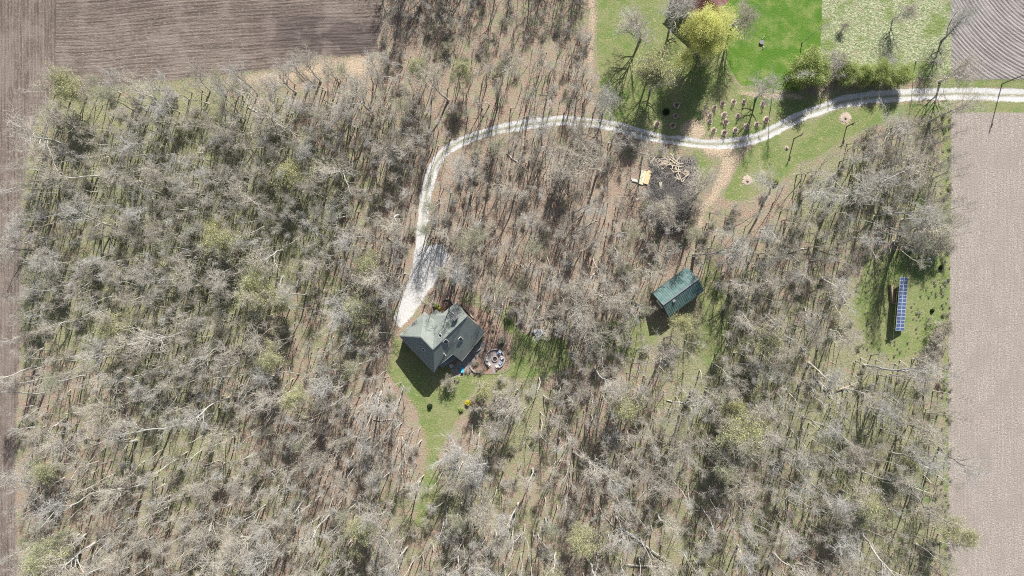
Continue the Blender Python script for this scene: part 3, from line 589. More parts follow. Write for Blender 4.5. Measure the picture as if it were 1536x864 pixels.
# ---------------------------------------------------------------- understorey: instanced stuff nobody could count
def scatter(name, label, pts, meshes_list, kind_cat):
    protos = []
    n = len(pts)
    me = bpy.data.meshes.new(name); me.vertices.add(n); me.vertices.foreach_set('co', np.array([tuple(P(p[0], p[1])) for p in pts], np.float32).ravel())
    a = me.attributes.new('pick', 'INT', 'POINT'); a.data.foreach_set('value', np.array([p[2] for p in pts], np.int32))
    a = me.attributes.new('rot', 'FLOAT_VECTOR', 'POINT'); a.data.foreach_set('vector', np.array([p[4] for p in pts], np.float32).ravel())
    a = me.attributes.new('scl', 'FLOAT', 'POINT'); a.data.foreach_set('value', np.array([p[3] for p in pts], np.float32))
    o = link_mesh(name, me); tag(o, label, kind_cat, None, 'stuff')
    ng = bpy.data.node_groups.new(name, 'GeometryNodeTree'); ng.interface.new_socket('Geometry', in_out='INPUT', socket_type='NodeSocketGeometry'); ng.interface.new_socket('Geometry', in_out='OUTPUT', socket_type='NodeSocketGeometry')
    N = ng.nodes.new; gi, go = N('NodeGroupInput'), N('NodeGroupOutput'); iop = N('GeometryNodeInstanceOnPoints'); jn = N('GeometryNodeJoinGeometry')
    for ms in meshes_list:
        if isinstance(ms, (list, tuple)):
            jj = N('GeometryNodeJoinGeometry')
            for ob in ms:
                oi = N('GeometryNodeObjectInfo'); oi.inputs['Object'].default_value = ob; ng.links.new(oi.outputs['Geometry'], jj.inputs[0])
            src = jj.outputs[0]
        else:
            oi = N('GeometryNodeObjectInfo'); oi.inputs['Object'].default_value = ms; src = oi.outputs['Geometry']
        g2 = N('GeometryNodeGeometryToInstance'); ng.links.new(src, g2.inputs[0]); ng.links.new(g2.outputs[0], jn.inputs[0])
    def na(nm, dt):
        x = N('GeometryNodeInputNamedAttribute'); x.data_type = dt; x.inputs['Name'].default_value = nm; return x.outputs['Attribute']
    ng.links.new(gi.outputs[0], iop.inputs['Points']); ng.links.new(jn.outputs[0], iop.inputs['Instance']); iop.inputs['Pick Instance'].default_value = True
    ng.links.new(na('pick', 'INT'), iop.inputs['Instance Index']); er = N('FunctionNodeEulerToRotation'); ng.links.new(na('rot', 'FLOAT_VECTOR'), er.inputs[0]); ng.links.new(er.outputs[0], iop.inputs['Rotation'])
    ng.links.new(na('scl', 'FLOAT'), iop.inputs['Scale']); ng.links.new(iop.outputs[0], go.inputs[0])
    md = o.modifiers.new('scatter', 'NODES'); md.node_group = ng
    return o
sp_obj = []
for k, (x, y, lb) in enumerate([(590, 118, 'young bare sapling at the corner of the tan field strip and the green field edge'), (868, 128, 'young bare sapling at the yard edge above the gravel road'), (1060, 335, 'short bare sapling beside the lower end of the dirt path'), (1195, 262, 'tall thin sapling at the wood edge below the roadside grass')]):
    e = place(SAP[k], x, y, 1.0, 'sapling', lb, 'young saplings', 'sapling'); sp_obj.append([c for c in bpy.data.objects if c.parent == e])
shr_obj = []
for k, (x, y, lb) in enumerate([(1100, 318, 'tan bare bush at the wood edge by the thin path'), (880, 60, 'grey bare bush between the thicket and the yard'), (1300, 200, 'leafing bush at the wood edge below the road')]):
    e = place(SHR[k], x, y, 1.0, 'bare_bush', lb, 'bare bushes', 'bush'); shr_obj.append([c for c in bpy.data.objects if c.parent == e])
bpy.context.view_layer.update()
pts = []; rs = random.Random(5)
def rot(): return (rs.gauss(0, .07), rs.gauss(0, .07), rs.uniform(0, 6.28))
for _ in range(11000):
    x, y = rs.uniform(20, 1425), rs.uniform(-60, 960)
    th = samp(thick, np.array([x]), np.array([y]))[0] > .5
    s = rs.uniform(.55, 1.1)*(.62 if th else 1)
    if ok(x, y, 7*s) and rs.random() < (1.0 if th else .72)*np.interp(samp(dens, np.array([x]), np.array([y]))[0], [.38, .6], [.5, 1.25]): pts.append((x, y, rs.randrange(4), s, rot()))
print('understorey', len(pts))
scatter('understorey_saplings', 'thin bare saplings filling the wood between the tall trees', pts, sp_obj, 'saplings')
pts = []
for _ in range(9000):
    x, y = rs.uniform(20, 1420), rs.uniform(-60, 960); th = samp(thick, np.array([x]), np.array([y]))[0] > .5
    if ok(x, y, 2) and rs.random() < (.16 if th else .10): pts.append((x, y, rs.choice([0, 0, 1, 1, 2]), rs.uniform(.35, .95), rot()))
for _ in range(260):
    x, y = rs.uniform(1285, 1426), rs.uniform(370, 540)
    if samp(solarC, np.array([x]), np.array([y]))[0] > .5 and not (1328 < x < 1366 and 405 < y < 505): pts.append((x, y, 2, rs.uniform(.08, .22), rot()))
for _ in range(130):
    x, y = rs.uniform(1412, 1427), rs.uniform(170, 900); pts.append((x, y, rs.choice([0, 1, 2, 2]), rs.uniform(.12, .35), rot()))
print('brush', len(pts))
scatter('undergrowth', 'low bare brush and leafing bushes covering the wood floor', pts, shr_obj, 'undergrowth')

pts = []
for _ in range(1500):
    x, y = rs.uniform(650, 772), rs.uniform(448, 566)
    if samp(mulch, np.array([x]), np.array([y]))[0] > .7 and (x-742)**2+(y-538)**2 > 17**2 and not (y > 500 and x < 700+(y-500)*-.2) and rs.random() < .12: pts.append((x, y, rs.choice([0, 1, 2, 2]), rs.uniform(.14, .34), rot()))
scatter('garden_plants', 'small garden plants dotted over the mulch bed by the house', pts, shr_obj, 'plants')
# distant wood beyond the frame (only tall trees, one mass)
br_obj = []
seen_b = [o for o in bpy.data.objects if o.name.startswith('bare_tree') and o.type == 'EMPTY' and o.get('group') == 'tall bare trees of the wood']
done = set()
for o in seen_b:
    ch = [c for c in o.children]
    key = ch[0].data.name
    if key not in done and len(done) < 8: done.add(key); br_obj.append(ch)
pts = []
for _ in range(3000):
    x, y = rs.uniform(30, 1420), rs.choice([rs.uniform(-230, -20), rs.uniform(880, 1090)])
    if y < 0 and not (578 < x < 874): continue
    if ok(x, y, 4) and all((x-p[0])**2+(y-p[1])**2 > 30**2 for p in pts): pts.append((x, y, rs.randrange(len(br_obj)), rs.uniform(.75, 1.0), rot()))
scatter('outer_wood', 'bare wood continuing past the edge of the photo', pts, br_obj, 'wood')

# fallen sticks and twigs on the wood floor
r = np.random.default_rng(77); n0 = 60000; sx, sy = r.uniform(20, 1420, n0), r.uniform(-60, 930, n0)
keep = (samp(wood, sx, sy) > .5) & (samp(gravel, sx, sy) < .1) & (samp(lawn, sx, sy) < .4) & (samp(soilL, sx, sy) < .3); sx, sy = sx[keep][:13000], sy[keep][:13000]; n = len(sx)
base = np.stack([(sx-768)*S, (432-sy)*S, r.uniform(.03, .3, n)], 1); an = r.uniform(0, 2*np.pi, n); d = np.stack([np.cos(an), np.sin(an), r.uniform(-.05, .12, n)], 1); L = r.uniform(.5, 1.3, n)*(1+2.2*(r.random(n) < .12))
pp = np.stack([base-d*L[:, None]/2, base+r.normal(size=(n, 3))*np.array([.08, .08, .02]), base+d*L[:, None]/2], 1); pp[..., 2] = np.maximum(pp[..., 2], .02)
Vb, Fb = tubes(pp, np.linspace(1, .35, 3)[None]*(r.uniform(.012, .03, n)+.02*(L > 1.6))[:, None], 3)
tag(link_mesh('fallen_branches', np_mesh('fallen_branches', Vb, quads=Fb, mat=B_TWIG)), 'dead sticks and small branches littering the wood floor', 'dead branches', None, 'stuff')

# ---------------------------------------------------------------- house
M_ROOF = NT('green_shingles'); o_ = M_ROOF.obj(); nn_ = M_ROOF.noise(o_, 3.0, 5, .7); big = M_ROOF.noise(o_, .35, 3, .6)
wv = M_ROOF.n('ShaderNodeTexBrick'); M_ROOF.put(wv.inputs['Vector'], M_ROOF.map(o_, 1, 1, 1, R(45))); wv.inputs['Scale'].default_value = 2.2
wv.inputs['Color1'].default_value = (.9, .9, .9, 1); wv.inputs['Color2'].default_value = (1, 1, 1, 1); wv.inputs['Mortar'].default_value = (.75, .75, .75, 1)
rc = M_ROOF.mix(M_ROOF.smooth(nn_, .3, .7), (.235, .265, .24), (.31, .34, .305)); rc = M_ROOF.mix(M_ROOF.smooth(big, .45, .75), rc, (.24, .255, .23))
M_ROOF.base(M_ROOF.mix(1.0, rc, wv.outputs[0], 'MULTIPLY')); M_ROOF.rough(.75); M_ROOF.bump(nn_, .02); M_ROOF = M_ROOF.m
M_SIDING = simple('brown_siding', (.24, .19, .14), (.17, .13, .10), 2)
M_TRIM = simple('pale_trim', (.62, .62, .58), (.5, .5, .46), 2); M_WHITE = simple('white_paint', (.78, .78, .76), (.66, .66, .64), 2)
M_GLASS = simple('dark_glass', (.03, .045, .06), (.02, .03, .04), 1, .12); M_BRICK = simple('chimney_brick', (.38, .22, .17), (.27, .16, .12), 6)
M_STONE = simple('pale_stone', (.50, .46, .41), (.30, .28, .25), 5, .9, .03); M_DARKST = simple('grey_block', (.27, .26, .27), (.17, .17, .18), 4)
Zp = lambda x, y, z: P(590+x/6.913, 440+y/6.913, z)
hp = dict(A=(60, 440, 6), B=(290, 455, 11.3), C=(410, 580, 11.3), D=(420, 820, 6), O=(325, 195, 6), V=(425, 275, 5.4), N=(375, 228, 3.9), M=(440, 165, 3.9), L=(510, 212, 5.7), J=(660, 90, 5.9), Rr=(765, 232, 11.3), F=(955, 400, 4.2), G=(710, 705, 3.2), Hh=(615, 632, 5.9), I=(465, 755, 6))
W = {k: Zp(*v) for k, v in hp.items()}
house_c = Vector((sum(W[k].x for k in 'ADFJ')/4, sum(W[k].y for k in 'ADFJ')/4, 0))
house = empty('house', house_c, 0, 'two-storey house with cross-hipped grey-green shingle roof at the end of the gravel lane', 'house')
W = {k: v-house_c for k, v in W.items()}
roof = MB(); th_ = Vector((0, 0, -.22))
for fc in (['A', 'D', 'C', 'B'], ['A', 'B', 'O'], ['B', 'C', 'V', 'O'], ['C', 'Rr', 'J', 'L', 'M', 'N', 'V'], ['C', 'D', 'I', 'Hh', 'G', 'F', 'Rr']):
    vs = [W[k] for k in fc]; n = len(vs)
    roof.add(vs+[v+th_ for v in vs], [tuple(range(n)), tuple(range(n, 2*n))[::-1]]+[(i, n+i, n+(i+1) % n, (i+1) % n) for i in range(n)])
ro = MB.build(roof, 'roof', M_ROOF, house)
out = ['A', 'D', 'I', 'Hh', 'G', 'F', 'Rr', 'J', 'L', 'M', 'N', 'V', 'O']
cx = sum(W[k].x for k in out)/len(out); cy = sum(W[k].y for k in out)/len(out)
wl = MB(); ip = {}
for k in out:
    d = Vector((W[k].x-cx, W[k].y-cy, 0)); ip[k] = Vector((W[k].x, W[k].y, W[k].z-.42))-d.normalized()*.45
for a, b in zip(out, out[1:]+out[:1]):
    p, q = ip[a], ip[b]; wl.add([(p.x, p.y, 0), (q.x, q.y, 0), q, p], [(0, 1, 2, 3)])
wl.build('wall', M_SIDING, house)
gt = MB()
for a, b in (('A', 'D'), ('D', 'I'), ('I', 'Hh'), ('G', 'F'), ('L', 'J'), ('A', 'O')): gt.bar(W[a]+Vector((0, 0, -.08)), W[b]+Vector((0, 0, -.08)), .13, .12)
gt.build('gutter', M_TRIM, house)
rc_ = MB()
for a, b in (('C', 'Rr'), ('B', 'C'), ('A', 'B'), ('B', 'O'), ('C', 'D')): rc_.bar(W[a]+Vector((0, 0, .03)), W[b]+Vector((0, 0, .03)), .28, .06)
rc_.build('ridge_cap', M_ROOF, ro)
def plane_at(names, zx, zy):
    a, b, c = (W[k] for k in names); n = (b-a).cross(c-a).normalized(); n = n if n.z > 0 else -n
    cam_p = Vector((0, 0, H))-house_c; tgt = P(590+zx/6.913, 440+zy/6.913, 0)-house_c; d = tgt-cam_p
    t = (a-cam_p).dot(n)/d.dot(n); return cam_p+d*t, n
def on_roof(names, zx, zy, w_, l_, up=.12):
    p, n = plane_at(names, zx, zy); flat = Vector((n.x, n.y, 0)).normalized(); xx = flat.cross(Vector((0, 0, 1))); yy = n.cross(xx)
    M = Matrix((xx, yy, n)).transposed().to_4x4(); return p, n, M
SEp, NWp, SWp = ('C', 'Rr', 'G'), ('C', 'Rr', 'J'), ('A', 'B', 'D')
for pl, zx, zy, w_, l_ in ((NWp, 563, 255, .75, 1.0), (NWp, 488, 440, .75, 1.35), (SEp, 543, 500, 1.0, 1.4), (SEp, 697, 472, .8, 1.2), (SWp, 315, 585, .8, .9), (NWp, 613, 213, .6, .6)):
    p, n, M = on_roof(pl, zx, zy, w_, l_); sk = MB().box(p+n*.06, (w_+.2, l_+.2, .14), M=M).build('skylight', M_WHITE, ro)
    MB().box(p+n*.14, (w_-.12, l_-.12, .05), M=M).build('pane', M_GLASS, sk)
for pl, zx, zy in ((SWp, 330, 628), (SEp, 545, 640), (SEp, 528, 625)):
    p, n, M = on_roof(pl, zx, zy, 0, 0); MB().tube([p-n*.1, p+Vector((0, 0, .6))], .12, 8).build('vent_pipe', M_WHITE, ro)
p, n, M = on_roof(NWp, 648, 250, 0, 0); c0 = Vector((p.x, p.y, 10.4))
ch = MB().box(c0, (1.1, .9, 3.6), R(45)).build('chimney', M_BRICK, ro)
MB().box(c0+Vector((0, 0, 1.85)), (1.25, 1.05, .12), R(45)).build('chimney_cap', M_DARKST, ch)
# porch shelter at the stepped back corner, balcony rail, windows and doors on the walls
pr = MB()
a, b = W['I'], W['Hh']; d = (b-a).normalized(); o2 = Vector((d.y, -d.x, 0)); o2 = o2 if o2.dot(Vector((1, -1, 0))) > 0 else -o2
pr.add([a+Vector((0, 0, -2.6)), b+Vector((0, 0, -2.6)), b+o2*1.7+Vector((0, 0, -2.9)), a+o2*1.1+Vector((0, 0, -2.9)), a+Vector((0, 0, -2.75)), b+Vector((0, 0, -2.75)), b+o2*1.7+Vector((0, 0, -3.05)), a+o2*1.1+Vector((0, 0, -3.05))],
       [(0, 1, 2, 3), (4, 7, 6, 5), (0, 4, 5, 1), (1, 5, 6, 2), (2, 6, 7, 3), (3, 7, 4, 0)])
pr.build('porch_roof', M_ROOF, house)
def wall_item(name, a, b, t, z, w_, h_, mat, sub=None):
    p, q = ip[a], ip[b]; d = (q-p); d.z = 0; L = d.length; d.normalize(); nrm = Vector((d.y, -d.x, 0)); mid = Vector((p.x+(q.x-p.x)*t, p.y+(q.y-p.y)*t, z))
    if nrm.dot(mid-Vector((cx, cy, z))) < 0: nrm = -nrm
    rz = math.atan2(d.y, d.x); f = MB().box(mid+nrm*.03, (w_, .1, h_), rz).build(name, M_TRIM if name == 'window' else mat, house)
    MB().box(mid+nrm*.09, (w_-.16, .04, h_-.16), rz).build('pane' if name == 'window' else 'door_panel', M_GLASS if name == 'window' else M_TRIM, f)
for a, b, L_ in (('A', 'D', [(.2, 1.6), (.4, 4.4), (.6, 1.6), (.8, 4.4)]), ('G', 'F', [(.15, 1.5), (.4, 1.5), (.65, 1.5), (.88, 1.5)]), ('L', 'J', [(.3, 1.6), (.7, 1.6)]), ('D', 'I', [(.5, 4.2)]), ('J', 'Rr', [(.5, 1.6)]), ('Rr', 'F', [(.4, 1.6)])):
    for t, z in L_: wall_item('window', a, b, t, z, 1.2, 1.3, M_TRIM)
wall_item('garage_door', 'A', 'O', .5, 1.25, 4.6, 2.4, M_WHITE); wall_item('door', 'N', 'M', .5, 1.1, 1.0, 2.1, M_BRICK)

# ---------------------------------------------------------------- green barn
M_BARN = NT('green_metal_roof'); o_ = M_BARN.obj(); nn_ = M_BARN.noise(o_, .8, 4, .7)
wv = M_BARN.n('ShaderNodeTexWave'); M_BARN.put(wv.inputs['Vector'], o_)
M_BARN.base(M_BARN.mix(M_BARN.smooth(nn_, .3, .7), (.07, .14, .13), (.16, .235, .22))); M_BARN.rough(.45); M_BARN.b.inputs['Specular IOR Level'].default_value = .4; M_BARN = M_BARN.m
Bz = lambda x, y, z: P(960+x/7.855, 390+y/7.855, z)
bw, bn, br1, br0, be, bs = Bz(150, 392, 4.3), Bz(560, 84, 4.3), Bz(685, 225, 6.9), Bz(270, 530, 6.9), Bz(760, 362, 4.3), Bz(340, 668, 4.3)
bc = (bw+bn+be+bs)/4; bc.z = 0
barn = empty('barn', bc, 0, 'small barn with teal-green metal gable roof in the wood clearing', 'barn')
bw, bn, br1, br0, be, bs = [v-bc for v in (bw, bn, br1, br0, be, bs)]
rf = MB()
for q in ([bw, br0, br1, bn], [br0, bs, be, br1]): rf.add(q+[v+Vector((0, 0, -.12)) for v in q], [(0, 1, 2, 3), (7, 6, 5, 4)]+[(i, 4+i, 4+(i+1) % 4, (i+1) % 4) for i in range(4)])
for a, b, c, d in ((bw, bn, br0, br1), (bs, be, br0, br1)):     # standing seams
    for k in range(1, 20):
        t = k/20; rf.bar(a.lerp(b, t)+Vector((0, 0, .03)), c.lerp(d, t)+Vector((0, 0, .03)), .05, .05)
brf = rf.build('roof', M_BARN, barn)
MB().bar(br0+Vector((0, 0, .06)), br1+Vector((0, 0, .06)), .35, .08).build('ridge_cap', M_DARKST, brf)
for zx, zy in ((400, 470),):
    t = .27; q = br0.lerp(br1, t).lerp(bs.lerp(be, t), .22); MB().box(q+Vector((0, 0, .1)), (.8, .8, .25), R(35)).build('roof_vent', M_DARKST, brf)
ins = lambda v, k=.94: Vector((v.x*k, v.y*k, v.z-.22))
iw, in_, i1, i0, ie, is_ = [ins(v) for v in (bw, bn, br1, br0, be, bs)]
g0 = lambda v: Vector((v.x, v.y, 0))
wb = MB()
wb.add([g0(iw), g0(in_), in_, iw], [(0, 1, 2, 3)]); wb.add([g0(is_), g0(ie), ie, is_], [(0, 1, 2, 3)])
wb.add([g0(iw), g0(is_), is_, i0, iw], [(0, 1, 2, 3, 4)]); wb.add([g0(in_), g0(ie), ie, i1, in_], [(0, 1, 2, 3, 4)])
wb.build('wall', simple('barn_siding', (.16, .19, .18), (.11, .13, .13), 3), barn)
md_ = (g0(iw)+g0(is_))/2; dr = (is_-iw); rz = math.atan2(dr.y, dr.x); nrm = Vector((-math.cos(rz+math.pi/2), -math.sin(rz+math.pi/2), 0))
nrm = nrm if nrm.dot(md_) > 0 else -nrm
MB().box(md_+nrm*.06+Vector((0, 0, 1.4)), (2.8, .08, 2.8), rz).build('door', M_WHITE, barn)
for t in (.3, .7):
    q = g0(is_).lerp(g0(ie), t)+Vector((0, 0, 1.8)); MB().box(q+Vector((.04, -.06, 0)), (1.1, .1, .9), math.atan2((ie-is_).y, (ie-is_).x)).build('window', M_TRIM, barn)

# ---------------------------------------------------------------- dark red building at the top edge
M_RED = NT('dark_red_metal'); M_RED.base(M_RED.mix(M_RED.noise(M_RED.obj(), 1.5, 4, .7), (.10, .035, .04), (.16, .06, .06))); M_RED.rough(.6); M_RED = M_RED.m
rb_c = P(1044, 6); rb = empty('shed', rb_c, R(-43), 'dark red-roofed outbuilding behind the yellow tree at the top edge', 'outbuilding')
L2_, W2_, e2, r2 = 6.5, 4.6, 5.2, 7.6
rm = MB()
for s in (-1, 1):
    q = [Vector((-L2_, s*W2_, e2)), Vector((L2_, s*W2_, e2)), Vector((L2_, 0, r2)), Vector((-L2_, 0, r2))]
    rm.add(q+[v+Vector((0, 0, -.15)) for v in q], [(0, 1, 2, 3), (7, 6, 5, 4)]+[(i, 4+i, 4+(i+1) % 4, (i+1) % 4) for i in range(4)])
rm.build('roof', M_RED, rb)
wm = MB(); l, ww = L2_-.35, W2_-.35; e3 = e2-.05
wm.add([(-l, -ww, 0), (l, -ww, 0), (l, -ww, e3), (-l, -ww, e3)], [(0, 1, 2, 3)]); wm.add([(-l, ww, 0), (l, ww, 0), (l, ww, e3), (-l, ww, e3)], [(0, 1, 2, 3)])
for s in (-1, 1): wm.add([(s*l, -ww, 0), (s*l, ww, 0), (s*l, ww, e3), (s*l, 0, r2-.25), (s*l, -ww, e3)], [(0, 1, 2, 3, 4)])
wm.build('wall', simple('red_boards', (.42, .17, .14), (.30, .12, .10), 3), rb)
MB().box((0, -ww-.04, 1.4), (3, .08, 2.8)).build('door', M_TRIM, rb)

# ---------------------------------------------------------------- solar panels
M_CELL = NT('blue_cells'); oo = M_CELL.obj()
M_CELL.base(M_CELL.mix(M_CELL.noise(oo, 2.0, 2, .5), (.05, .085, .20), (.08, .13, .27))); M_CELL.rough(.3); M_CELL.b.inputs['Specular IOR Level'].default_value = .5; M_CELL = M_CELL.m
M_ALU = simple('aluminium_frame', (.66, .67, .70), (.55, .56, .6), 2, .4)
zh, zl = 3.3, 1.0
tl, tr_, brr, bl = P(1350.3, 415.6, zh), P(1362.5, 416.2, zl), P(1356.2, 496.5, zl), P(1343.4, 496.1, zh)
scn = (tl+tr_+brr+bl)/4; scn.z = 0
sol = empty('solar_array', scn, 0, 'tilted ground-mounted solar array of thirty blue panels on grass', 'solar panels')
tl, tr_, brr, bl = [v-scn for v in (tl, tr_, brr, bl)]
nrm = (tr_-tl).cross(bl-tl).normalized(); nrm = nrm if nrm.z > 0 else -nrm
def sp_(u, v): return tl.lerp(tr_, u).lerp(bl.lerp(brr, u), v)
for r_ in range(15):
    for c_ in range(2):
        u0, u1 = c_*.5+.008, c_*.5+.492; v0, v1 = (r_+.02)/15, (r_+.98)/15
        q = [sp_(u0, v0), sp_(u1, v0), sp_(u1, v1), sp_(u0, v1)]
        pm = MB().add(q+[v-nrm*.05 for v in q], [(0, 1, 2, 3), (7, 6, 5, 4)]+[(i, 4+i, 4+(i+1) % 4, (i+1) % 4) for i in range(4)]).build('solar_panel', M_ALU, sol)
        cm = MB()
        for a in range(1):
            fr_ = .035; q2 = [sp_(u0+(u1-u0)*fr_, v0+(v1-v0)*.06), sp_(u1-(u1-u0)*fr_, v0+(v1-v0)*.06), sp_(u1-(u1-u0)*fr_, v1-(v1-v0)*.06), sp_(u0+(u1-u0)*fr_, v1-(v1-v0)*.06)]
            cm.add([v+nrm*.006 for v in q2], [(0, 1, 2, 3)])
        cm.build('cell_sheet', M_CELL, pm)
for u in (.2, .8): MB().bar(sp_(u, 0)-nrm*.12, sp_(u, 1)-nrm*.12, .1, .1).build('rail', M_ALU, sol)
for v in (.04, .27, .5, .73, .96):
    for u in (.2, .8):
        a = sp_(u, v)-nrm*.18; MB().tube([Vector((a.x, a.y, 0)), a], .07, 8).build('post', M_ALU, sol)

# ---------------------------------------------------------------- firewood rack, bird house, poles
M_WOODD = simple('weathered_wood', (.34, .27, .21), (.20, .16, .13), 4); M_PALEW = simple('pale_sawn_wood', (.60, .52, .40), (.45, .38, .29), 3); M_CUT = simple('cut_log_ends', (.52, .40, .27), (.38, .28, .19), 5)
fr = empty('firewood_rack', P(1336.5, 441), R(5), 'long rack of stacked firewood in the shade left of the solar panels', 'firewood rack')
lg = MB()
for k in range(24):
    for j in range(5):
        yy = -2.6+k*.225; lg.tube([(-.42+rnd.uniform(-.04, .04), yy, .25+j*.21), (.42+rnd.uniform(-.04, .04), yy, .25+j*.21)], .1, 6)
fw = lg.build('log_stack', M_CUT, fr)
for s in (-1, 1):
    for yy in (-2.75, 0, 2.75): MB().box((s*.5, yy, .7), (.09, .09, 1.4)).build('rack_post', M_WOODD, fr)
    MB().box((s*.3, 0, .08), (.1, 5.6, .1)).build('rack_rail', M_WOODD, fr)
bh = empty('bird_house', P(1381, 389), 0, 'small white bird house on a thin white pole above the solar panels', 'bird house')
MB().tube([(0, 0, 0), (0, 0, 3.3)], .06, 8).build('pole', M_WHITE, bh)
hb = MB().box((0, 0, 3.55), (.5, .45, .5)).build('box', M_WHITE, bh)
MB().add([(-.36, -.34, 3.8), (.36, -.34, 3.8), (.36, .34, 3.8), (-.36, .34, 3.8), (-.36, 0, 4.1), (.36, 0, 4.1)], [(0, 1, 5, 4), (2, 3, 4, 5), (0, 4, 3), (1, 2, 5), (0, 3, 2, 1)]).build('roof', M_WHITE, bh)
MB().tube([(0, -.235, 3.55), (0, -.24, 3.55)], .07, 10).build('entrance_hole', M_GLASS, bh)
M_POLE = simple('pole_wood', (.22, .18, .15), (.14, .12, .10), 3)
def upole(px, py, h, lb, arm=1.2, rz=0):
    e = empty('utility_pole', P(px, py), rz, lb, 'utility pole', 'utility poles')
    MB().tube([(0, 0, 0), (0, 0, h*.5), (0, 0, h)], [.17, .14, .11], 10).build('pole', M_POLE, e)
    ca = MB().box((0, .14, h-.6), (arm*2, .1, .12)).build('crossarm', M_POLE, e)
    for s in (-.9, -.35, .35, .9): MB().tube([(s*arm, .14, h-.54), (s*arm, .14, h-.34)], [.05, .03], 8).build('insulator', M_GLASS, ca)
    MB().tube([(.2, -.22, h-2.1), (.2, -.22, h-1.3)], .18, 10).build('transformer', M_DARKST, e)
upole(1503, 126, 11, 'tall wooden utility pole beside the gravel road in front of the harrowed field', 1.1, R(80))
upole(1191, 208, 6.2, 'dark wooden utility pole on the grass below the gravel road', .8, R(60))
upole(1270, 190, 5.0, 'short utility pole next to the pale mulch circle below the road', .6, R(20))

# ---------------------------------------------------------------- mulch circles with young trees
M_MULCH = NT('pale_wood_chips'); q_ = M_MULCH.noise(M_MULCH.obj(), 7, 3, .8); M_MULCH.base(M_MULCH.mix(M_MULCH.smooth(q_, .35, .65), (.34, .26, .20), (.60, .50, .41))); M_MULCH.bump(q_, .05); M_MULCH = M_MULCH.m
M_SOILD = simple('damp_soil', (.17, .11, .08), (.10, .07, .055), 6); M_WIRE = simple('rusty_wire', (.36, .27, .22), (.26, .19, .15), 6)
def ring_tree_proto(big=1.0):
    e = empty('young_orchard_tree', (0, 0, 0)); N = 28; r = random.Random(3); vs = []; fs = []
    for j, (rr, zz) in enumerate([(1.05, .01), (.9, .10), (.6, .13), (.5, .04)]):
        for k in range(N):
            a = 2*math.pi*k/N; q = rr*(1+r.uniform(-.25, .22)*(j < 2)); vs.append((q*math.cos(a), q*math.sin(a), zz+r.uniform(0, .03)))
    for j in range(3):
        for k in range(N): fs.append((j*N+k, j*N+(k+1) % N, (j+1)*N+(k+1) % N, (j+1)*N+k))
    MB().add(vs, fs).build('mulch_ring', M_MULCH, e)
    MB().tube([(0, 0, .02), (0, 0, .06)], .52, 16).build('soil', M_SOILD, e)
    gm = MB()
    for k in range(14):
        a = 2*math.pi*k/14; gm.bar((.5*math.cos(a), .5*math.sin(a), .05), (.5*math.cos(a), .5*math.sin(a), 1.2), .045)
    for z in (.3, .6, .9, 1.2):
        gm.tube([(.5*math.cos(2*math.pi*k/14), .5*math.sin(2*math.pi*k/14), z) for k in range(15)], .03, 4, False)
    gm.build('wire_guard', M_WIRE, e)
    tm = tree_mesh(777, h=2.2, crown=.75, r0=.04, low=.4, limbs=7, n2=4, n3=3, n4=3, tl=.2, tw=.01, kbark=B_DARK, ktwig=B_TAN)
    link_mesh('trunk', tm[0], e); link_mesh('crown', tm[1], e); return e
ringp = ring_tree_proto()
def copy_tree(o, parent=None):
    c = o.copy(); C.objects.link(c); c.parent = parent
    for chd in list(o.children): copy_tree(chd, c)
    return c
RL = [(1100.6, 153, 'top row, right of the tree shadow fringe'), (1116, 152.5, 'top row, touching the bare tree shadow tips'), (1144.6, 155.7, 'top row, just right of the bare tree trunk'), (1084, 155.3, 'top row, left end beside the dark shadow'), (1072, 161.3, 'one at the yellow tree shadow edge'),
      (1065.7, 172.9, 'left column, upper of the touching two'), (1064.8, 182.6, 'left column, lower of the touching two'), (1070.6, 195.6, 'left column, bottom one near the road'), (1086.3, 172.4, 'middle column, upper pale one'), (1088.6, 183, 'middle column, lower pale one'),
      (1086.3, 199.3, 'middle column, bottom one near the road'), (1103, 195.6, 'bottom row, left of the branch shadows'), (1107, 173.8, 'small one alone within the green patch'), (1120, 190, 'bottom row under the branch shadows'), (1135, 186.3, 'bottom row, right of the branch shadows'), (1149.7, 179.4, 'right end beside the slim pole shadow'),
      (1014.6, 157.8, 'upper of the three left of the tan ground'), (1013.2, 174, 'middle of the three left of the tan ground'), (1009, 188.3, 'lowest of the three left of the tan ground'), (985.5, 186.5, 'farthest left, below the dark evergreen shrub')]
for k, (x, y, d) in enumerate(RL):
    e = ringp if k == 0 else copy_tree(ringp)
    e.location = P(x, y); e.rotation_euler = (0, 0, rnd.uniform(0, 6)); s = rnd.uniform(.72, 1.0)*(.75 if k == 12 else 1); e.scale = (s, s, s)
    tag(e, f'caged sapling in a pale mulch circle: {d}', 'young tree', 'young caged trees in mulch circles')
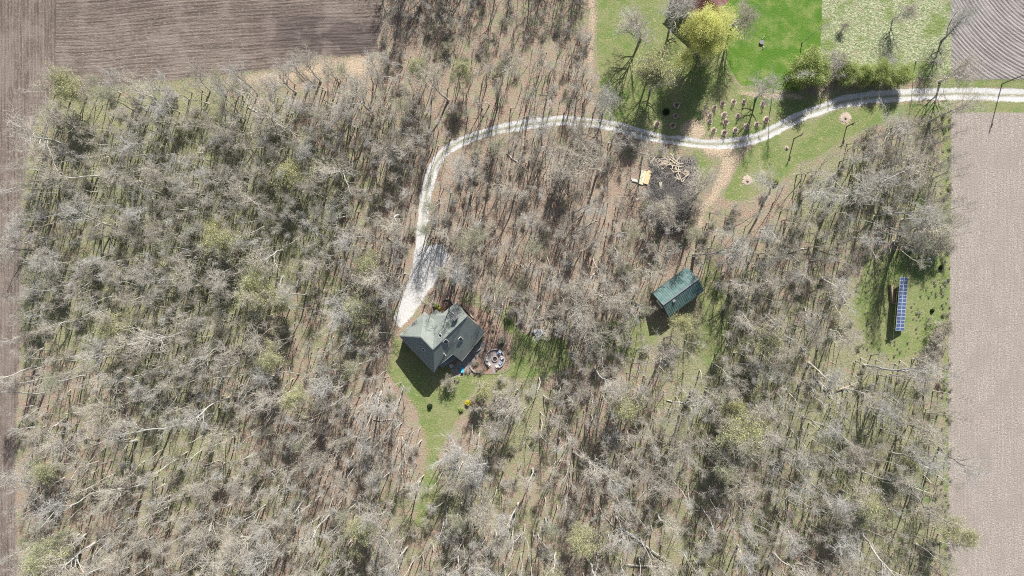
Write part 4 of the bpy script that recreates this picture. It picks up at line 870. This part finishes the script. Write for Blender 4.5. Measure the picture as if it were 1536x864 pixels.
for x, y, rr, lb in ((1268, 177, 1.6, 'large pale wood-chip circle below the road near the utility pole'), (1121, 271, 1.55, 'stump ringed by pale wood chips on the grass below the road'), (1180, 222, .7, 'tiny stump on the grass beside the dark utility pole')):
    e = empty('tree_stump', P(x, y), 0, lb, 'tree stump', 'tree stumps in wood chips'); vs = []; fs = []; N = 30
    for j, (q, zz) in enumerate([(1, .01), (.8, .1), (.4, .14), (.01, .15)]):
        for k in range(N): a = 2*math.pi*k/N; qq = q*rr*(1+rnd.uniform(-.22, .16)); vs.append((qq*math.cos(a), qq*math.sin(a), zz+rnd.uniform(0, .05)))
    for j in range(3):
        for k in range(N): fs.append((j*N+k, j*N+(k+1) % N, (j+1)*N+(k+1) % N, (j+1)*N+k))
    MB().add(vs, fs).build('wood_chips', M_MULCH, e)
    MB().tube([(.1, .1, .05), (.1, .1, .5)], [.42, .34], 12).build('stump', M_CUT, e)

# ---------------------------------------------------------------- fire circle with chairs
Fz = lambda x, y, z=0: P(670+x/7.2, 500+y/7.2, z)
fc = Fz(520, 275)
pv = empty('stone_circle', fc, 0, 'round stone seating circle wall in the mulch bed right of the house', 'stone circle')
w1 = MB(); n = 40
for k in range(n):
    a = R(-62)+(R(300))*k/n
    if 250 < math.degrees(a) % 360 < 296: continue
    w1.box((2.75*math.cos(a), 2.75*math.sin(a), .25), (.34, .42, .5), a)
w1.build('ring_wall', M_STONE, pv, bevel=.03)
fl = MB(); fl.prism([(2.6*math.cos(2*math.pi*k/32), 2.6*math.sin(2*math.pi*k/32)) for k in range(32)], .0, .05); fl.box((-.2, -3.3, .03), (1.0, 1.8, .06)); fl.build('paving', simple('pinkish_pavers', (.40, .33, .31), (.27, .22, .21), 4), pv)
fp = empty('fire_pit', fc+Vector((0, 0, .05)), 0, 'small round stone fire pit in the centre of the seating circle', 'fire pit')
w2 = MB()
for k in range(16): a = 2*math.pi*k/16; w2.box((.72*math.cos(a), .72*math.sin(a), .2), (.22, .26, .4), a)
w2.build('ring', M_STONE, fp, bevel=.02); MB().tube([(0, 0, 0), (0, 0, .1)], .62, 16).build('ash', simple('charred_ash', (.06, .055, .05), (.03, .03, .03), 6), fp)
def chair_proto():
    e = empty('garden_chair', (0, 0, 0)); m = MB()
    for k in range(5): m.box((-.22+k*.11, .02, .40+.0*k), (.095, .52, .03))
    e['k'] = 0; m.build('seat', M_WHITE, e); m = MB()
    Mx = Matrix.Rotation(R(-22), 4, 'X')
    for k in range(5): m.box(Vector((-.22+k*.11, -.36, .72)), (.095, .03, .75-.04*abs(k-2)), M=Mx)
    m.build('backrest', M_WHITE, e)
    for s in (-1, 1):
        MB().box((s*.33, 0, .62), (.11, .66, .03)).build('armrest', M_WHITE, e)
        for yy in (-.24, .28): MB().box((s*.31, yy, .31), (.05, .06, .62)).build('leg', M_WHITE, e)
    del e['k']; return e
chp = chair_proto(); M_BLUEC = simple('pale_blue_paint', (.42, .58, .78), (.36, .50, .70), 2)
CH = [(565, 212, 1, 'blue garden chair highest in the fire circle'), (597, 262, 0, 'white garden chair at the right side of the fire circle'), (582, 318, 1, 'blue garden chair lower right in the fire circle'), (545, 352, 0, 'white garden chair at the lower gap of the fire circle'), (460, 330, 0, 'white garden chair lower left in the fire circle'), (437, 275, 0, 'pale garden chair left of the fire pit')]
for k, (x, y, b_, lb) in enumerate(CH):
    e = chp if k == 0 else copy_tree(chp); p = Fz(x, y, .05); e.location = p; d = Vector((fc.x-p.x, fc.y-p.y)); e.rotation_euler = (0, 0, math.atan2(d.y, d.x)-math.pi/2); e.scale = (1.15, 1.15, 1.15)
    tag(e, lb, 'chair', 'garden chairs round the fire pit')
    e['k'] = b_
for e in [o for o in bpy.data.objects if o.name.startswith('garden_chair')]:
    if e['k']:
        for chd in e.children:
            chd.data = chd.data.copy(); chd.data.materials[0] = M_BLUEC
    del e['k']
# teal lounge chair on the patio
tc = empty('lounge_chair', Fz(167, 385), R(10), 'teal blue lounge chair on the shaded patio below the house', 'lounge chair')
M_TEAL = simple('teal_fabric', (.05, .42, .62), (.04, .36, .55), 3)
MB().box((0, .1, .4), (.8, 1.1, .12)).build('seat', M_TEAL, tc, bevel=.03); MB().box((0, -.7, .62), (.8, .62, .1), M=Matrix.Rotation(R(-38), 4, 'X')).build('backrest', M_TEAL, tc, bevel=.03)
for s in (-1, 1):
    for yy in (-.4, .55): MB().tube([(s*.34, yy, 0), (s*.34, yy, .38)], .025, 6).build('leg', M_DARKST, tc)
# patio table
pt = empty('patio_table', Fz(52, 348), 0, 'round white patio table in the shade behind the house', 'table')
MB().tube([(0, 0, .7), (0, 0, .74)], .6, 20).build('table_top', M_TRIM, pt); MB().tube([(0, 0, 0), (0, 0, .7)], .05, 8).build('leg', M_DARKST, pt); MB().tube([(0, 0, 0), (0, 0, .04)], .3, 12).build('foot', M_DARKST, pt)
def wallrun(name, pts, lb, h=.5, w_=.35, mat=M_STONE):
    pts = smoothpts(pts, 5); m = MB(); c = P(*pts[0])
    for a, b in zip(pts, pts[1:]):
        a3, b3 = P(*a)-c, P(*b)-c; d = (b3-a3); m.box((a3+b3)/2+Vector((0, 0, h/2+rnd.uniform(-.03, .03))), (d.length*.97, w_, h), math.atan2(d.y, d.x))
    o = m.build(name, mat, None, c, bevel=.03); return tag(o, lb, 'low wall')
F2 = lambda x, y: (670+x/7.2, 500+y/7.2)
wallrun('retaining_wall', [F2(252, 358), F2(275, 392), F2(300, 412), F2(355, 418)], 'short curved stone retaining wall below the patio')
Z1 = lambda x, y: (590+x/6.913, 440+y/6.913)
wallrun('retaining_wall', [Z1(512, 72), Z1(545, 58), Z1(585, 70), Z1(622, 105)], 'curved pale stone planter wall above the house roof corner')
wallrun('retaining_wall', [Z1(735, 150), Z1(780, 200), Z1(832, 258)], 'straight pale low wall along the upper right house side', .7, .3)
wallrun('garden_edging', [Z1(560, 830), Z1(600, 865), Z1(480, 905)][0:2], 'short edging where the lawn meets the house shadow', .15, .2)
wallrun('garden_edging', [(764, 500), (770, 520), (768, 548), (752, 560), (716, 561)], 'thin brown edging between mulch bed and lawn', .12, .16, M_WOODD)
# boulders on the lawn
bd = MB()
for k, (x, y, r_) in enumerate([(802, 497, .8), (806, 496, .7), (810, 498, .9), (815, 500, .6), (813, 495, .5), (804, 501, .45)]):
    p = P(x, y)-P(808, 498); bd.blob((p.x, p.y, r_*.45), (r_, r_*.8, r_*.6), .16, 2)
tag(bd.build('boulder_heap', simple('pale_boulder', (.62, .61, .60), (.42, .42, .42), 3, .9, .05), None, P(808, 498)), 'heap of pale grey boulders at the upper edge of the house lawn', 'boulders')

# ---------------------------------------------------------------- brush pile, boards and pallets
Kz = lambda x, y, z=0: P(935+x/8.64, 225+y/8.64, z)
bp = MB(); rb_ = random.Random(9); r = np.random.default_rng(9); n = 3600
cxs = np.empty((n, 3)); hh = np.empty(n)
pc = Kz(640, 330); wx, wy = 610/8.64*S/2, 480/8.64*S/2
u = r.uniform(-1, 1, (n, 2)); rad_ = np.clip(1-np.abs(u[:, 0])**3, 0, 1)*np.clip(1-np.abs(u[:, 1])**3, 0, 1)
base = np.stack([u[:, 0]*wx, u[:, 1]*wy, r.random(n)*1.9*rad_+.05], 1); d = unit(r.normal(size=(n, 3))*np.array([1, 1, .25])); L = r.uniform(.5, 2.4, n)
pts_ = np.stack([base-d*L[:, None]/2, base+r.normal(size=(n, 3))*.05, base+d*L[:, None]/2], 1); pts_[..., 2] = np.maximum(pts_[..., 2], .03)
Vb, Fb = tubes(pts_, np.linspace(1, .4, 3)[None]*r.uniform(.015, .055, n)[:, None], 4)
tag(link_mesh('brush_pile', np_mesh('brush_pile', Vb, quads=Fb, mat=bark('old_brush', (.33, .31, .30), (.40, .37, .34), (.20, .19, .18))), None, pc), 'tangled grey heap of cut branches beside the dirt path', 'brush pile', None, 'stuff')
r = np.random.default_rng(12); n = 9000; q = r.normal(size=(n, 2))*.5; rad_ = np.exp(-(q**2).sum(1)*1.2)
base = np.stack([q[:, 0]*6.4, q[:, 1]*8.5, r.random(n)*4.0*rad_+.05], 1); d = unit(r.normal(size=(n, 3))*np.array([1, 1, .5])); L = r.uniform(.6, 2.6, n)
pts_ = np.stack([base-d*L[:, None]/2, base+r.normal(size=(n, 3))*.1, base+d*L[:, None]/2], 1); pts_[..., 2] = np.maximum(pts_[..., 2], .03)
Vb, Fb = tubes(pts_, np.linspace(1, .3, 3)[None]*r.uniform(.012, .04, n)[:, None], 4)
tag(link_mesh('brush_pile', np_mesh('brush_pile', Vb, quads=Fb, mat=bark('dark_brush', (.24, .23, .225), (.30, .28, .26), (.13, .12, .12))), None, P(1004, 306)), 'darker lower heap of branches running from the brush pile into the wood', 'brush pile', None, 'stuff')
def board(px, py, l, w_, h, ang, mat, name, lb, z=.05, group=None, tilt=0):
    M = Matrix.Rotation(ang, 4, 'Z') @ Matrix.Rotation(tilt, 4, 'Y'); o = MB().box((0, 0, 0), (l, w_, h), M=M).build(name, mat, None, P(px, py)+Vector((0, 0, z)), bevel=.01); return tag(o, lb, name.replace('_', ' '), group)
M_YW = simple('yellow_plywood', (.72, .58, .33), (.60, .47, .26), 1.5); M_PW = simple('pale_plywood', (.66, .62, .46), (.55, .52, .38), 1.5)
a = math.atan2(180, -50); GP = 'boards by the brush pile'
def kxy(x, y): return 935+x/8.64, 225+y/8.64
board(*kxy(243, 358), 4.0, 1.5, .14, -a, M_PW, 'plywood_sheet', 'pale greenish plywood sheet left of the brush pile', .25, GP)
board(*kxy(312, 355), 4.0, 1.35, .16, -a, M_YW, 'plywood_sheet', 'yellow plywood sheet between the pale sheet and brush pile', .35, GP)
board(*kxy(472, 470), 2.0, .8, .3, R(95), M_PW, 'plywood_sheet', 'small pale plywood offcut inside the brush pile', 1.3, GP)
def pallet(px, py, ang, z, lb, s=1.0):
    e = empty('pallet', P(px, py)+Vector((0, 0, z)), ang, lb, 'pallet', 'old pallets on the brush pile'); m = MB()
    for k in range(6): m.box((-.5*s+k*.2*s, 0, .13), (.1*s, 1.2*s, .025))
    m.build('deck', M_PALEW, e); m = MB()
    for k in range(3): m.box((0, (-.55+k*.55)*s, .06), (1.1*s, .08, .1))
    m.build('bearer', M_PALEW, e)
for x, y, a_, z, lb, s in ((480, 175, .1, 1.4, 'pale pallet at the upper left end of the brush pile', 1.5), (545, 180, .25, 1.6, 'pale pallet second from the upper left of the brush pile', 1.4), (610, 150, .6, 1.7, 'pallet under the white timbers on the brush pile', 1.5), (790, 310, .9, 1.8, 'small pallet lying right of the crossed timbers', 1.3), (500, 225, -.1, 1.5, 'pallet lowest in the left stack of the brush pile', 1.2)):
    pallet(*kxy(x, y), a_, z, lb, s)
for k, (x0, y0, x1, y1, lb) in enumerate([(380, 150, 430, 105, 'short curved white timber left of the pallets'), (570, 130, 700, 215, 'thick pale timber across the top of the brush pile'), (590, 105, 720, 205, 'pale timber parallel above the thick one'), (600, 210, 700, 230, 'short pale timber inside the timber frame'),
    (700, 215, 680, 300, 'upright-lying pale timber right of the dark hole'), (590, 250, 640, 310, 'pale stick left of the dark hole in the brush'), (680, 290, 740, 430, 'long pale timber pointing down from the brush frame'), (640, 300, 720, 290, 'pale timber closing the bottom of the brush frame'),
    (745, 430, 815, 320, 'thin pale timber along the small pallet'), (95, 375, 175, 395, 'upper white pipe left of the plywood sheets'), (110, 400, 185, 410, 'lower white pipe left of the plywood sheets'), (580, 130, 640, 190, 'pale plank over the pallet stack')]):
    A_, B_ = Kz(x0, y0), Kz(x1, y1); c = (A_+B_)/2; zz = .3 if k in (0, 9, 10) else 2.0
    m = MB().bar((A_-c)+Vector((0, 0, zz)), (B_-c)+Vector((0, 0, zz+rnd.uniform(-.2, .2))), .26, .12); o = m.build('timber', M_WHITE if k in (9, 10) else M_PALEW, None, c, bevel=.01); tag(o, lb, 'timber', 'loose timbers on the brush pile')
sw = MB(); q_r = random.Random(31)
for k in range(64):
    x, y = (q_r.gauss(560, 85), q_r.gauss(185, 42)) if k < 44 else (q_r.gauss(720, 50), q_r.gauss(290, 60)); p = Kz(x, y)-Kz(600, 200); a_ = q_r.choice([.3, 1.2, 2.0, -.4])+q_r.uniform(-.4, .4); l_ = q_r.uniform(.7, 2.6)
    sw.bar((p.x-math.cos(a_)*l_/2, p.y-math.sin(a_)*l_/2, q_r.uniform(1.5, 2.3)), (p.x+math.cos(a_)*l_/2, p.y+math.sin(a_)*l_/2, q_r.uniform(1.5, 2.4)), q_r.uniform(.09, .2), .06)
tag(sw.build('scrap_timber', M_PALEW, None, Kz(600, 200)), 'pale scrap boards strewn over the top of the brush pile', 'scrap timber', None, 'stuff')
dk = MB()
for k in range(9): p = Kz(665+k*26, 160)-Kz(770, 155); dk.box((p.x, p.y, .5), (.22, 1.3, .9+.2*(k % 2)), .25)
tag(dk.build('log_pile', B_DARK, None, Kz(770, 155), bevel=.04), 'dark row of stacked split posts at the upper right of the brush pile', 'log pile')
rub = MB()
for k in range(26): x, y = rnd.gauss(998, 6), rnd.gauss(106, 4.5); p = P(x, y)-P(998, 106); s = rnd.uniform(.15, .55); rub.box((p.x, p.y, s*.3), (s, s*rnd.uniform(.5, 1.2), s*.6), rnd.uniform(0, 3))
tag(rub.build('rubble', M_WHITE, None, P(998, 106), bevel=.02), 'scattered white rubble under the wide budding tree in the yard', 'rubble', None, 'stuff')
fb = empty('fire_bowl', P(1142, 64), 0, 'dark round fire bowl with grey stones alone on the mown lawn', 'fire bowl')
MB().tube([(0, 0, 0), (0, 0, .4), (0, 0, .5)], [.35, .62, .66], 16).build('bowl', M_DARKST, fb); sm = MB()
for x, y in ((.5, 1.4), (.7, 1.6), (.3, 1.1), (.5, -1.2), (.7, -1.5), (.4, -1.7)): sm.blob((x, y, .1), (.2, .18, .14), .2, 1)
sm.build('stones', M_STONE, fb)

# ---------------------------------------------------------------- fallen logs and dead trunks
FL = [(545, 745, 548, 775, 1, 'big fallen log with torn root in the lower wood'), (535, 752, 556, 772, 0, ''), (545, 352, 566, 356, 0, ''), (930, 790, 1000, 840, 1, 'long fallen log in the lower right wood'), (580, 355, 605, 372, 0, ''), (1255, 587, 1282, 573, 1, 'reddish leaning fallen trunk right of the lower wood'), (1220, 562, 1245, 592, 1, 'pale forked fallen trunk right of the lower wood'),
  (938, 845, 1005, 852, 1, 'fallen trunk lying level near the bottom edge'), (945, 760, 985, 715, 1, 'brown fallen trunk pointing up right in the lower wood'), (908, 775, 925, 795, 0, ''), (800, 480, 845, 470, 1, 'dark fallen trunk above the boulders on the lawn'), (560, 630, 598, 630, 0, ''), (1040, 765, 1085, 770, 0, ''), (440, 605, 460, 635, 0, ''),
  (1345, 720, 1395, 740, 1, 'pale grey fallen trunk near the right wood edge'), (1190, 150, 1198, 158, 0, ''), (232, 285, 262, 300, 0, ''), (505, 795, 520, 812, 0, ''), (865, 210, 880, 190, 0, ''), (760, 230, 790, 255, 0, ''), (820, 385, 835, 420, 0, ''), (820, 420, 850, 405, 0, ''), (840, 430, 870, 420, 0, ''), (700, 340, 725, 360, 0, ''), (860, 350, 895, 330, 0, ''),
  (1000, 600, 1040, 608, 0, ''), (780, 675, 800, 640, 0, ''), (1150, 620, 1180, 640, 0, ''), (1310, 280, 1340, 295, 0, ''), (1300, 258, 1345, 262, 0, ''), (180, 560, 210, 575, 0, ''), (300, 700, 330, 690, 0, ''), (60, 760, 110, 745, 0, ''), (370, 160, 400, 175, 0, ''), (560, 240, 590, 225, 0, ''), (460, 330, 480, 360, 0, ''), (1110, 420, 1140, 430, 0, ''), (1180, 380, 1210, 372, 0, '')]
used_l = {}
for k, (x0, y0, x1, y1, f, lb) in enumerate(FL):
    if 0 == f:
        if 1185 < x0 < 1195: continue
        l = min(land, key=lambda q: (q[1]-x0)**2+(q[2]-y0)**2); kk = int(round(math.atan2(y0-l[2], x0-l[1])/(math.pi/4))) % 8; key = (l[0], kk); used_l[key] = used_l.get(key, 0)+1
        lb = f'{"small " if used_l[key] == 1 else "another short "}fallen log {dirs[kk]} the {l[0]}'
    A_, B_ = P(x0, y0), P(x1, y1); c = (A_+B_)/2; c.z = 0; d = B_-A_; r_ = .17+.1*f
    e = empty('fallen_log', c, 0, lb, 'fallen log', 'fallen logs in the wood')
    perp = Vector((-d.y, d.x, 0)).normalized(); pts4 = [(A_-c)+d*t+perp*rnd.uniform(-.2, .2)+Vector((0, 0, r_+.05+.5*t*f)) for t in (0, .25, .5, .75, 1)]
    MB().tube(pts4, [r_, r_*.9, r_*.8, r_*.6, r_*.35], 8).build('trunk', M_CUT if k in (0, 5) else (B_GREY if k % 2 else B_TAN), e, smooth=True)
    bm_ = MB()
    for j in range(7):
        q = pts4[2+(j % 3)]; dd_ = (d.normalized()*rnd.uniform(.4, 1)+perp*rnd.choice([-1, 1])*rnd.uniform(.4, 1)+Vector((0, 0, rnd.uniform(0, .4)))).normalized(); Ln = rnd.uniform(.8, 2.2)
        bm_.tube([q, q+dd_*Ln*.5, q+dd_*Ln+Vector((0, 0, -.1))], [r_*.35, r_*.25, .02], 5)
    bm_.build('branch', B_GREY, e)
print('objects', len(bpy.data.objects))
